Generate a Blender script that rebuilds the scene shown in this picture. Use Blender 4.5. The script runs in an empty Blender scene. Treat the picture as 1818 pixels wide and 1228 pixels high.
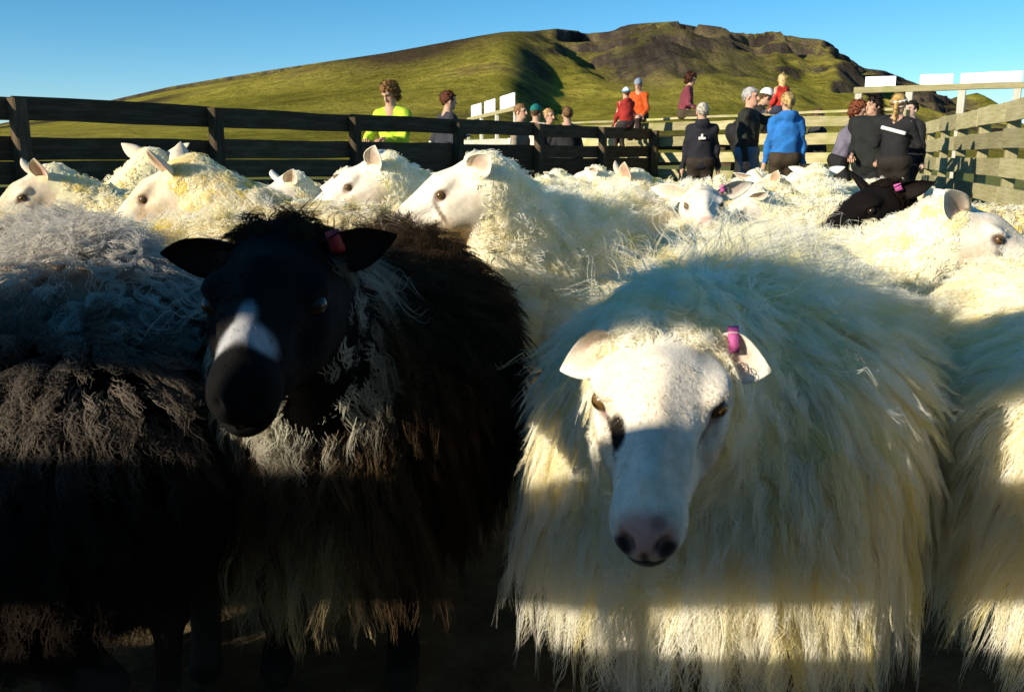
import bpy, math, random
import numpy as np
from mathutils import Vector, Matrix

random.seed(7)
RNG = np.random.default_rng(11)
SC = bpy.context.scene
COL = SC.collection

# ------------------------------------------------------------------ camera
CAM_Z = 0.90
PITCH = math.atan((614 - 275) / 1616.0)
cam_data = bpy.data.cameras.new('camera')
cam_data.lens = 32.0
cam_data.sensor_width = 36.0
cam_data.clip_start = 0.02
cam_data.clip_end = 9000
cam_data.dof.use_dof = True
cam_data.dof.focus_distance = 3.2
cam_data.dof.aperture_fstop = 16.0
cam = bpy.data.objects.new('camera', cam_data)
COL.objects.link(cam)
cam.location = (0, 0, CAM_Z)
cam.rotation_euler = (math.pi / 2 - PITCH, 0, 0)
SC.camera = cam

# ------------------------------------------------------------------ sky + sun
SUN_EL = math.radians(16.9)
SUN_A = math.radians(54.0)          # behind the photographer, to the left
world = bpy.data.worlds.new('World')
SC.world = world
world.use_nodes = True
wn, wl = world.node_tree.nodes, world.node_tree.links
for n in list(wn):
    wn.remove(n)
w_out = wn.new('ShaderNodeOutputWorld')
w_bg = wn.new('ShaderNodeBackground')
w_sky = wn.new('ShaderNodeTexSky')
w_sky.sky_type = 'NISHITA'
w_sky.sun_disc = False
w_sky.sun_elevation = SUN_EL
w_sky.sun_rotation = math.pi + SUN_A
w_sky.altitude = 2600
w_sky.air_density = 1.0
w_sky.dust_density = 0.6
w_sky.ozone_density = 3.0
w_hs = wn.new('ShaderNodeHueSaturation')
w_hs.inputs['Saturation'].default_value = 1.26
w_hs.inputs['Hue'].default_value = 0.488
wl.new(w_sky.outputs[0], w_hs.inputs['Color'])
wl.new(w_hs.outputs[0], w_bg.inputs['Color'])
w_bg.inputs['Strength'].default_value = 0.086
wl.new(w_bg.outputs[0], w_out.inputs['Surface'])

SUN = Vector((-math.sin(SUN_A) * math.cos(SUN_EL), -math.cos(SUN_A) * math.cos(SUN_EL), math.sin(SUN_EL)))
sun_data = bpy.data.lights.new('sun', 'SUN')
sun_data.energy = 4.3
sun_data.angle = math.radians(0.5)
sun_data.color = (1.0, 0.89, 0.70)
sun = bpy.data.objects.new('sun', sun_data)
COL.objects.link(sun)
sun.rotation_euler = (-SUN).to_track_quat('-Z', 'Y').to_euler()
sun.location = (-20, -20, 30)

SC.view_settings.view_transform = 'Standard'
SC.view_settings.look = 'None'
SC.view_settings.exposure = 0.80
SC.view_settings.gamma = 1.0
SC.view_settings.use_curve_mapping = False
SC.render.engine = 'CYCLES'
SC.cycles.use_denoising = True
SC.cycles.denoiser = 'OPENIMAGEDENOISE'
SC.cycles.max_bounces = 12
SC.cycles.sample_clamp_indirect = 4.0
SC.cycles.diffuse_bounces = 11
SC.cycles.transmission_bounces = 4
SC.cycles_curves.shape = 'RIBBONS'
SC.cycles_curves.subdivisions = 2


# ------------------------------------------------------------------ small helpers
def at(px, py, y):
    """World point seen at photograph pixel (px, py) at depth y (used to lay out the place)."""
    sp, cp = math.sin(PITCH), math.cos(PITCH)
    u = (614 - py) / 1616.0
    dz = y * (u * cp - sp) / (cp + u * sp)
    c = y * cp - dz * sp
    return Vector(((px - 909) / 1616.0 * c, y, CAM_Z + dz))


def tag(o, label=None, cat=None, group=None, kind=None):
    if label:
        o['label'] = label
    if cat:
        o['category'] = cat
    if group:
        o['group'] = group
    if kind:
        o['kind'] = kind
    return o


def empty(name, loc=(0, 0, 0), rz=0.0):
    o = bpy.data.objects.new(name, None)
    o.location = loc
    o.rotation_euler = (0, 0, rz)
    o.empty_display_size = 0.1
    COL.objects.link(o)
    return o


def np_mesh(name, V, F, mats=(), smooth=True, col=None, mat_index=None):
    """F: (n,4) or (n,3) int array, or a list of polygons."""
    me = bpy.data.meshes.new(name)
    V = np.asarray(V, dtype=np.float32)
    if isinstance(F, np.ndarray):
        n, k = F.shape
        me.vertices.add(len(V))
        me.vertices.foreach_set('co', V.ravel())
        me.loops.add(n * k)
        me.loops.foreach_set('vertex_index', F.astype(np.int32).ravel())
        me.polygons.add(n)
        me.polygons.foreach_set('loop_start', np.arange(0, n * k, k, dtype=np.int32))
        me.update(calc_edges=True)
    else:
        me.from_pydata([tuple(map(float, v)) for v in V], [], [tuple(map(int, f)) for f in F])
        me.update()
    if smooth:
        me.polygons.foreach_set('use_smooth', np.ones(len(me.polygons), dtype=bool))
    if col is not None:
        a = me.color_attributes.new('Col', 'FLOAT_COLOR', 'POINT')
        c4 = np.ones((len(V), 4), dtype=np.float32)
        c4[:, :3] = col
        a.data.foreach_set('color', c4.ravel())
    for m in mats:
        me.materials.append(m)
    if mat_index is not None:
        me.polygons.foreach_set('material_index', np.asarray(mat_index, dtype=np.int32))
    return me


def obj(name, me, parent=None, loc=None, rot=None):
    o = bpy.data.objects.new(name, me)
    COL.objects.link(o)
    if parent is not None:
        o.parent = parent
    if loc is not None:
        o.location = loc
    if rot is not None:
        o.rotation_euler = rot
    return o


# ------------------------------------------------------------------ materials
def new_mat(name):
    m = bpy.data.materials.new(name)
    m.use_nodes = True
    nt = m.node_tree
    bsdf = next(n for n in nt.nodes if n.type == 'BSDF_PRINCIPLED')
    return m, nt, bsdf


def ramp(nt, stops):
    r = nt.nodes.new('ShaderNodeValToRGB')
    el = r.color_ramp.elements
    while len(el) > 1:
        el.remove(el[-1])
    el[0].position, el[0].color = stops[0][0], (*stops[0][1], 1)
    for p, c in stops[1:]:
        e = el.new(p)
        e.color = (*c, 1)
    return r


def noise(nt, scale, detail=4, rough=0.6, vec=None, w=None):
    n = nt.nodes.new('ShaderNodeTexNoise')
    n.inputs['Scale'].default_value = scale
    n.inputs['Detail'].default_value = detail
    n.inputs['Roughness'].default_value = rough
    if vec is not None:
        nt.links.new(vec, n.inputs['Vector'])
    return n


def mixc(nt, fac, a, b, mode='MIX'):
    m = nt.nodes.new('ShaderNodeMix')
    m.data_type = 'RGBA'
    m.blend_type = mode
    for sock, val in ((m.inputs[0], fac), (m.inputs[6], a), (m.inputs[7], b)):
        if hasattr(val, 'links') or hasattr(val, 'is_linked'):
            nt.links.new(val, sock)
        elif isinstance(val, (int, float)):
            sock.default_value = val
        else:
            sock.default_value = (*val, 1)
    return m.outputs[2]


def bump(nt, bsdf, height, strength=0.3, dist=0.01):
    b = nt.nodes.new('ShaderNodeBump')
    b.inputs['Strength'].default_value = strength
    b.inputs['Distance'].default_value = dist
    nt.links.new(height, b.inputs['Height'])
    nt.links.new(b.outputs[0], bsdf.inputs['Normal'])


def texco(nt, out='Object', scale=(1, 1, 1)):
    t = nt.nodes.new('ShaderNodeTexCoord')
    mp = nt.nodes.new('ShaderNodeMapping')
    mp.inputs['Scale'].default_value = scale
    nt.links.new(t.outputs[out], mp.inputs['Vector'])
    return mp.outputs[0]


def wood_material(name, c1, c2, c3):
    m, nt, b = new_mat(name)
    v = texco(nt, 'Object', (1.3, 14, 14))
    n1 = noise(nt, 2.4, 8, 0.65, v)
    v2 = texco(nt, 'Object', (2.0, 60, 60))
    n2 = noise(nt, 2.0, 6, 0.7, v2)
    r = ramp(nt, [(0.25, c1), (0.5, c2), (0.75, c3)])
    nt.links.new(n1.outputs[0], r.inputs[0])
    oi = nt.nodes.new('ShaderNodeObjectInfo')
    hv = nt.nodes.new('ShaderNodeHueSaturation')
    mr = nt.nodes.new('ShaderNodeMapRange')
    mr.inputs[3].default_value, mr.inputs[4].default_value = 0.72, 1.25
    nt.links.new(oi.outputs['Random'], mr.inputs[0])
    nt.links.new(mr.outputs[0], hv.inputs['Value'])
    g = mixc(nt, 0.5, r.outputs[0], n2.outputs[0], 'OVERLAY')
    v3 = texco(nt, 'Object', (1, 1, 1))
    n3 = noise(nt, 2.2, 5, 0.6, v3)
    lich = ramp(nt, [(0.55, (0, 0, 0)), (0.72, (1, 1, 1))])
    nt.links.new(n3.outputs[0], lich.inputs[0])
    g = mixc(nt, lich.outputs[0], g, (c2[0] * 0.75, c2[1] * 0.9, c2[2] * 0.55))
    nt.links.new(g, hv.inputs['Color'])
    nt.links.new(hv.outputs[0], b.inputs['Base Color'])
    b.inputs['Roughness'].default_value = 0.85
    b.inputs['Specular IOR Level'].default_value = 0.2
    bump(nt, b, n2.outputs[0], 0.5, 0.004)
    return m


def cloth_material(name, c, rough=0.85, var=0.25):
    m, nt, b = new_mat(name)
    v = texco(nt, 'Object')
    n1 = noise(nt, 9, 4, 0.6, v)
    r = ramp(nt, [(0.3, tuple(x * (1 - var) for x in c)), (0.7, tuple(min(1, x * (1 + var)) for x in c))])
    nt.links.new(n1.outputs[0], r.inputs[0])
    nt.links.new(r.outputs[0], b.inputs['Base Color'])
    b.inputs['Roughness'].default_value = rough
    b.inputs['Specular IOR Level'].default_value = 0.25
    n2 = noise(nt, 30, 3, 0.6, v)
    bump(nt, b, n2.outputs[0], 0.4, 0.01)
    return m


def vcol_material(name, rough=0.7, spec=0.3, sss=0.0, nscale=60, nstr=0.25):
    m, nt, b = new_mat(name)
    a = nt.nodes.new('ShaderNodeAttribute')
    a.attribute_name = 'Col'
    v = texco(nt, 'Object')
    n1 = noise(nt, nscale, 5, 0.65, v)
    r = ramp(nt, [(0.3, (0.78, 0.78, 0.78)), (0.7, (1.08, 1.08, 1.08))])
    nt.links.new(n1.outputs[0], r.inputs[0])
    c = mixc(nt, 1.0, a.outputs['Color'], r.outputs[0], 'MULTIPLY')
    nt.links.new(c, b.inputs['Base Color'])
    b.inputs['Roughness'].default_value = rough
    b.inputs['Specular IOR Level'].default_value = spec
    n2 = noise(nt, nscale * 4, 3, 0.6, v)
    bump(nt, b, n2.outputs[0], nstr, 0.002)
    return m


def wool_material():
    m = bpy.data.materials.new('wool_fibre')
    m.use_nodes = True
    nt = m.node_tree
    for n in list(nt.nodes):
        nt.nodes.remove(n)
    out = nt.nodes.new('ShaderNodeOutputMaterial')
    a = nt.nodes.new('ShaderNodeAttribute')
    a.attribute_name = 'wool_color'
    d = nt.nodes.new('ShaderNodeBsdfDiffuse')
    t = nt.nodes.new('ShaderNodeBsdfTranslucent')
    mx = nt.nodes.new('ShaderNodeMixShader')
    mx.inputs[0].default_value = 0.40
    nt.links.new(a.outputs['Color'], d.inputs['Color'])
    nt.links.new(a.outputs['Color'], t.inputs['Color'])
    nt.links.new(d.outputs[0], mx.inputs[1])
    nt.links.new(t.outputs[0], mx.inputs[2])
    nt.links.new(mx.outputs[0], out.inputs['Surface'])
    return m


M_WOOL = wool_material()
M_HIDE = vcol_material('sheep_hide', 0.85, 0.10, nscale=70, nstr=0.35)
M_EYE = vcol_material('sheep_eye', 0.22, 0.4, nscale=200, nstr=0.0)
M_SKIN = vcol_material('person_skin', 0.6, 0.3, nscale=60, nstr=0.1)
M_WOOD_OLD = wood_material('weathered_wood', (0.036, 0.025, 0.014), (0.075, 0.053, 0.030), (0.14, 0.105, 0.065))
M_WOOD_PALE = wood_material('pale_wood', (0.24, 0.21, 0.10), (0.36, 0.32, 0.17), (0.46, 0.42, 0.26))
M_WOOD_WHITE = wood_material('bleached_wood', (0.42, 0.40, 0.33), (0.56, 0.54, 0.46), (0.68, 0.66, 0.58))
M_SIGN = cloth_material('sign_paint', (0.85, 0.86, 0.88), 0.6, 0.04)
M_TAG_PINK = cloth_material('tag_pink', (0.50, 0.10, 0.30), 0.6, 0.2)
M_TAG_RED = cloth_material('tag_red', (0.35, 0.04, 0.05), 0.45, 0.1)
M_TAG_WHITE = cloth_material('tag_white', (0.8, 0.8, 0.8), 0.45, 0.05)
_cloth = {}


def cloth(c):
    if c not in _cloth:
        _cloth[c] = cloth_material('fabric', c)
    return _cloth[c]


# ------------------------------------------------------------------ implicit surfaces (numpy)
def rc(P, a, b, r1, r2):
    a = np.asarray(a, np.float32)
    b = np.asarray(b, np.float32)
    ba = b - a
    pa = P - a
    h = np.clip((pa @ ba) / max(float(ba @ ba), 1e-9), 0, 1)
    d = pa - h[:, None] * ba
    return np.sqrt(np.einsum('ij,ij->i', d, d)) - (r1 + (r2 - r1) * h)


def ell(P, c, r):
    r = np.asarray(r, np.float32)
    q = (P - np.asarray(c, np.float32)) / r
    k0 = np.sqrt(np.einsum('ij,ij->i', q, q))
    q2 = q / r
    k1 = np.sqrt(np.einsum('ij,ij->i', q2, q2))
    return k0 * (k0 - 1) / np.maximum(k1, 1e-6)


def smin(a, b, k):
    h = np.clip(0.5 + 0.5 * (b - a) / k, 0, 1)
    return b + (a - b) * h - k * h * (1 - h)


def smax(a, b, k):
    return -smin(-a, -b, k)


def axis_coords(lo, hi, coarse, fine_ranges=()):
    x, out = lo, [lo]
    while x < hi:
        step = coarse
        for a, b, f in fine_ranges:
            if a - 1e-6 <= x <= b:
                step = min(step, f)
            elif x < a < x + step:
                step = max(min(step, a - x), f)
        x += step
        out.append(x)
    return np.array(out, np.float32)


def grid_points(xs, ys, zs):
    X, Y, Z = np.meshgrid(xs, ys, zs, indexing='ij')
    return np.stack([X.ravel(), Y.ravel(), Z.ravel()], 1)


def surface_nets(F, xs, ys, zs):
    nx, ny, nz = F.shape
    S = F < 0
    c = S[:-1, :-1, :-1].astype(np.int8)
    tot = np.zeros_like(c)
    for dx in (0, 1):
        for dy in (0, 1):
            for dz in (0, 1):
                tot += S[dx:nx - 1 + dx, dy:ny - 1 + dy, dz:nz - 1 + dz]
    act = (tot > 0) & (tot < 8)
    I, J, K = np.nonzero(act)
    idx = -np.ones(act.shape, np.int64)
    idx[I, J, K] = np.arange(len(I))
    acc = np.zeros((len(I), 3), np.float64)
    cnt = np.zeros(len(I))
    corners = [(0, 0, 0), (1, 0, 0), (0, 1, 0), (1, 1, 0), (0, 0, 1), (1, 0, 1), (0, 1, 1), (1, 1, 1)]
    edges = [(0, 1), (2, 3), (4, 5), (6, 7), (0, 2), (1, 3), (4, 6), (5, 7), (0, 4), (1, 5), (2, 6), (3, 7)]
    cv = [F[I + a, J + b, K + d] for a, b, d in corners]
    cp = [np.stack([xs[I + a], ys[J + b], zs[K + d]], 1) for a, b, d in corners]
    for e0, e1 in edges:
        m = (cv[e0] < 0) != (cv[e1] < 0)
        if not m.any():
            continue
        t = (cv[e0][m] / (cv[e0][m] - cv[e1][m]))[:, None]
        acc[m] += cp[e0][m] * (1 - t) + cp[e1][m] * t
        cnt[m] += 1
    V = acc / np.maximum(cnt, 1)[:, None]
    quads = []
    # edges along x
    m = S[:-1, 1:-1, 1:-1] != S[1:, 1:-1, 1:-1]
    i, j, k = np.nonzero(m)
    j, k = j + 1, k + 1
    q = np.stack([idx[i, j - 1, k - 1], idx[i, j, k - 1], idx[i, j, k], idx[i, j - 1, k]], 1)
    f = ~S[i, j, k]
    q[f] = q[f][:, ::-1]
    quads.append(q)
    m = S[1:-1, :-1, 1:-1] != S[1:-1, 1:, 1:-1]
    i, j, k = np.nonzero(m)
    i, k = i + 1, k + 1
    q = np.stack([idx[i - 1, j, k - 1], idx[i - 1, j, k], idx[i, j, k], idx[i, j, k - 1]], 1)
    f = ~S[i, j, k]
    q[f] = q[f][:, ::-1]
    quads.append(q)
    m = S[1:-1, 1:-1, :-1] != S[1:-1, 1:-1, 1:]
    i, j, k = np.nonzero(m)
    i, j = i + 1, j + 1
    q = np.stack([idx[i - 1, j - 1, k], idx[i, j - 1, k], idx[i, j, k], idx[i - 1, j, k]], 1)
    f = ~S[i, j, k]
    q[f] = q[f][:, ::-1]
    quads.append(q)
    Q = np.concatenate(quads)
    Q = Q[(Q >= 0).all(1)]
    return V.astype(np.float32), Q


def vnormals(V, Q):
    e1 = V[Q[:, 2]] - V[Q[:, 0]]
    e2 = V[Q[:, 3]] - V[Q[:, 1]]
    fn = np.cross(e1, e2)
    N = np.zeros_like(V)
    for k in range(4):
        np.add.at(N, Q[:, k], fn)
    return N / np.maximum(np.linalg.norm(N, axis=1, keepdims=True), 1e-9)


def relax(V, Q, it=1, w=0.5):
    for _ in range(it):
        acc = np.zeros_like(V)
        cnt = np.zeros(len(V), np.float32)
        for a, b in ((0, 1), (1, 2), (2, 3), (3, 0)):
            np.add.at(acc, Q[:, a], V[Q[:, b]])
            np.add.at(cnt, Q[:, a], 1)
            np.add.at(acc, Q[:, b], V[Q[:, a]])
            np.add.at(cnt, Q[:, b], 1)
        V = V * (1 - w) + w * acc / np.maximum(cnt, 1)[:, None]
    return V.astype(np.float32)


def sstep(a, b, x):
    t = np.clip((x - a) / (b - a), 0, 1)
    return t * t * (3 - 2 * t)


_L = RNG.random((64, 64)).astype(np.float32)


def vnoise2(x, y):
    xi, yi = np.floor(x).astype(int), np.floor(y).astype(int)
    fx, fy = x - xi, y - yi
    fx, fy = fx * fx * (3 - 2 * fx), fy * fy * (3 - 2 * fy)
    a, b = _L[xi % 64, yi % 64], _L[(xi + 1) % 64, yi % 64]
    c, d = _L[xi % 64, (yi + 1) % 64], _L[(xi + 1) % 64, (yi + 1) % 64]
    return (a * (1 - fx) + b * fx) * (1 - fy) + (c * (1 - fx) + d * fx) * fy - 0.5


def fbm2(x, y, o=5, g=0.5):
    s, amp = 0, 1.0
    for k in range(o):
        s = s + amp * vnoise2(x * 2 ** k + 17.3 * k, y * 2 ** k + 5.1 * k)
        amp *= g
    return s


# ------------------------------------------------------------------ ground and hills
def ground_material():
    m, nt, b = new_mat('pen_ground')
    v = texco(nt, 'Object')
    n1 = noise(nt, 0.35, 6, 0.6, v)
    n2 = noise(nt, 6, 6, 0.7, v)
    soil = ramp(nt, [(0.3, (0.075, 0.052, 0.026)), (0.7, (0.19, 0.14, 0.075))])
    nt.links.new(n2.outputs[0], soil.inputs[0])
    grass = ramp(nt, [(0.3, (0.10, 0.12, 0.022)), (0.5, (0.20, 0.20, 0.04)), (0.75, (0.32, 0.28, 0.07))])
    nt.links.new(n2.outputs[0], grass.inputs[0])
    sep = nt.nodes.new('ShaderNodeSeparateXYZ')
    nt.links.new(v, sep.inputs[0])
    ln = nt.nodes.new('ShaderNodeVectorMath')
    ln.operation = 'LENGTH'
    nt.links.new(v, ln.inputs[0])
    mr = nt.nodes.new('ShaderNodeMapRange')
    mr.inputs[1].default_value, mr.inputs[2].default_value = 9.0, 14.0
    nt.links.new(ln.outputs['Value'], mr.inputs[0])
    ad = nt.nodes.new('ShaderNodeMath')
    ad.operation = 'ADD'
    nt.links.new(mr.outputs[0], ad.inputs[0])
    sb = nt.nodes.new('ShaderNodeMath')
    sb.operation = 'MULTIPLY_ADD'
    sb.inputs[1].default_value, sb.inputs[2].default_value = 1.6, -0.8
    nt.links.new(n1.outputs[0], sb.inputs[0])
    nt.links.new(sb.outputs[0], ad.inputs[1])
    ad.use_clamp = True
    c = mixc(nt, ad.outputs[0], soil.outputs[0], grass.outputs[0])
    nt.links.new(c, b.inputs['Base Color'])
    b.inputs['Roughness'].default_value = 0.95
    b.inputs['Specular IOR Level'].default_value = 0.1
    bump(nt, b, n2.outputs[0], 0.6, 0.05)
    return m


def build_ground():
    c1 = np.concatenate([-np.geomspace(4000, 30, 16), np.linspace(-24, 24, 50), np.geomspace(30, 4000, 16)])
    c2 = np.concatenate([[-200, -60, -20], np.linspace(-8, 34, 60), np.geomspace(40, 6000, 20)])
    X, Y = np.meshgrid(c1, c2, indexing='ij')
    R = np.hypot(X, Y)
    Z = 0.03 * fbm2(X * 0.8, Y * 0.8, 3) * np.clip(1 - R / 60, 0, 1)
    nx, ny = X.shape
    V = np.stack([X.ravel(), Y.ravel(), Z.ravel()], 1)
    i, j = np.meshgrid(np.arange(nx - 1), np.arange(ny - 1), indexing='ij')
    a = (i * ny + j).ravel()
    Q = np.stack([a, a + ny, a + ny + 1, a + 1], 1)
    o = obj('ground', np_mesh('ground', V, Q, [ground_material()]))
    tag(o, 'trampled soil and grass of the sheep pen', None, None, 'structure')


build_ground()

RIDGE = [(-1500, 285), (-600, 272), (-300, 255), (0, 222), (190, 182), (300, 157), (400, 140), (500, 124), (600, 109), (700, 99),
         (800, 85), (900, 71), (985, 60), (1060, 64), (1110, 52), (1200, 48), (1250, 56), (1330, 68), (1380, 67),
         (1440, 82), (1500, 113), (1522, 124), (1560, 128), (1620, 148), (1650, 161), (1690, 190), (1740, 215), (1850, 250), (2600, 285)]
RY = 1000.0
_rid = [at(p, q, RY) for p, q in RIDGE]
RID_X = np.array([p.x for p in _rid])
RID_Z = np.array([max(p.z, -4) for p in _rid])
# spurs: (crest pixel at top, crest pixel at foot, amplitude m, left width m, right width m)
SPURS = [((955, 78), (1030, 215), 13, 90, 24), ((1085, 58), (1190, 170), 22, 70, 26), ((1195, 90), (1290, 190), 15, 60, 20),
         ((1290, 110), (1370, 200), 11, 50, 18), ((1385, 68), (1480, 190), 26, 80, 30), ((1500, 112), (1600, 200), 16, 60, 40)]


def hill_height(X, Y):
    H = np.interp(X * (RY / np.clip(Y, 320, RY)) ** 0.9, RID_X, RID_Z)
    y0 = 150.0
    s = np.clip((Y - y0) / (RY - y0), 0, 1)
    n = fbm2(X / 160, Y / 160, 5)
    n2 = fbm2(X / 45 + 9, Y / 45, 4)
    left = 0.02 + 0.98 * s ** 1.25
    sw = s + 0.05 * n2 + 0.06 * n
    right = 0.55 * np.clip(sw, 0, 1) ** 1.35 + 0.15 * sstep(0.68, 0.705, sw) + 0.03 * sstep(0.74, 0.82, sw) + 0.20 * sstep(0.83, 0.86, sw) + 0.06 * sstep(0.92, 1, s)
    pxx = 909 + 1616 * X / np.maximum(Y, 200)
    cliff = sstep(880, 1010, pxx)
    prof = left * (1 - cliff) + np.minimum(right, 1.0) * cliff
    Z = H * prof
    keep = 1 - sstep(0.93, 1.0, s)
    for (tx, ty), (bx, by), A, wl, wr in SPURS:
        pt, pb = at(tx, ty, 940), at(bx, by, 480)
        f = (940 - Y) / (940 - 480)
        lx = pt.x + (pb.x - pt.x) * f + 14 * n2 + 25 * n
        u = X - lx
        bumpf = np.where(u < 0, np.exp(-np.abs(u) / wl), np.clip(1 - u / wr, 0, 1))
        fade = sstep(1.5, 0.4, f) * sstep(-0.3, -0.02, f)
        Z = Z + 1.5 * A * bumpf * fade * keep
    # heather-dark shoulder on the left grass slope
    pk = at(720, 150, 560)
    Z = Z + 9 * np.exp(-((X - pk.x) / 130) ** 2 - ((Y - 560) / 70) ** 2)
    rg = 1 - np.abs(fbm2((X + 0.5 * Y) / 70 + 3, (Y - 0.3 * X) / 110, 4)) * 2.4
    Z = Z + 16 * (np.clip(rg, 0, 1) ** 2) * cliff * keep * sstep(0.30, 0.62, s)
    gul = np.abs(vnoise2((X + 0.35 * Y) / 24 + 0.8 * n, Y / 400)) * 2
    Z = Z + (5 * n2 * cliff + 0.6 * n2) * keep * sstep(0.12, 0.4, s) - 4.5 * gul * cliff * keep * sstep(0.15, 0.4, s)
    cap = H * (0.25 + 0.72 * s)
    Z = np.where((s > 0.3) & (Z > cap - 6), cap - 6 * np.exp(-np.clip(Z - cap + 6, 0, 60) / 6), Z) * (s < 0.995) + H * (s >= 0.995)
    zt = Z / 13.0 + 0.5 * n
    fr_ = zt - np.floor(zt)
    Z = Z + 13.0 * (sstep(0.35, 0.65, fr_) - fr_) * 0.5 * cliff * keep * sstep(0.35, 0.55, s) * (0.4 + 1.2 * np.clip(n2 + 0.4, 0, 1))
    Z = np.where(s < 0.995, np.minimum(Z, np.maximum(H * (0.22 + 0.765 * s), 2.0)), Z)
    Z = np.where(Y > RY, H * np.clip(1 - (Y - RY) / 900, 0, 1), Z)
    return Z - 2.0 + 2.5 * sstep(60, 220, Y) + 0.004 * np.clip(Y - 60, 0, 140)


def hill_material():
    m, nt, b = new_mat('hillside')
    geo = nt.nodes.new('ShaderNodeNewGeometry')
    sep = nt.nodes.new('ShaderNodeSeparateXYZ')
    nt.links.new(geo.outputs['Normal'], sep.inputs[0])
    v = texco(nt, 'Object')
    n1 = noise(nt, 0.012, 8, 0.62, v)
    n2 = noise(nt, 0.12, 8, 0.7, v)
    vs = texco(nt, 'Object', (1.0, 0.12, 0.25))
    n3 = noise(nt, 0.09, 6, 0.65, vs)
    grass = ramp(nt, [(0.30, (0.14, 0.125, 0.022)), (0.45, (0.28, 0.25, 0.040)), (0.58, (0.39, 0.33, 0.06)), (0.72, (0.27, 0.20, 0.07))])
    nt.links.new(n1.outputs[0], grass.inputs[0])
    fine = ramp(nt, [(0.3, (0.55, 0.55, 0.55)), (0.7, (1.25, 1.25, 1.25))])
    nt.links.new(n2.outputs[0], fine.inputs[0])
    g2 = mixc(nt, 1.0, grass.outputs[0], fine.outputs[0], 'MULTIPLY')
    heath = ramp(nt, [(0.52, (0, 0, 0)), (0.60, (1, 1, 1))])
    vh = texco(nt, 'Object', (0.6, 1.0, 2.0))
    n4 = noise(nt, 0.006, 7, 0.6, vh)
    nt.links.new(n4.outputs[0], heath.inputs[0])
    g2 = mixc(nt, heath.outputs[0], g2, (0.075, 0.058, 0.032))
    rock = ramp(nt, [(0.3, (0.026, 0.021, 0.020)), (0.5, (0.075, 0.060, 0.046)), (0.72, (0.21, 0.16, 0.085))])
    nt.links.new(n3.outputs[0], rock.inputs[0])
    sl = ramp(nt, [(0.80, (1, 1, 1)), (0.93, (0, 0, 0))])
    ad = nt.nodes.new('ShaderNodeMath')
    ad.operation = 'MULTIPLY_ADD'
    ad.inputs[1].default_value = 0.22
    nt.links.new(n2.outputs[0], ad.inputs[0])
    off = nt.nodes.new('ShaderNodeMath')
    off.operation = 'SUBTRACT'
    off.inputs[1].default_value = 0.11
    nt.links.new(sep.outputs[2], off.inputs[0])
    nt.links.new(off.outputs[0], ad.inputs[2])
    nt.links.new(ad.outputs[0], sl.inputs[0])
    ra = nt.nodes.new('ShaderNodeAttribute')
    ra.attribute_name = 'rocky'
    ha = nt.nodes.new('ShaderNodeAttribute')
    ha.attribute_name = 'heather'
    g2 = mixc(nt, ha.outputs['Fac'], g2, (0.070, 0.052, 0.030))
    mxr = nt.nodes.new('ShaderNodeMath')
    mxr.operation = 'MAXIMUM'
    nt.links.new(sl.outputs[0], mxr.inputs[0])
    nt.links.new(ra.outputs['Fac'], mxr.inputs[1])
    c = mixc(nt, mxr.outputs[0], g2, rock.outputs[0])
    nt.links.new(c, b.inputs['Base Color'])
    b.inputs['Roughness'].default_value = 1.0
    b.inputs['Specular IOR Level'].default_value = 0.0
    bump(nt, b, n2.outputs[0], 0.9, 6.0)
    return m


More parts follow.
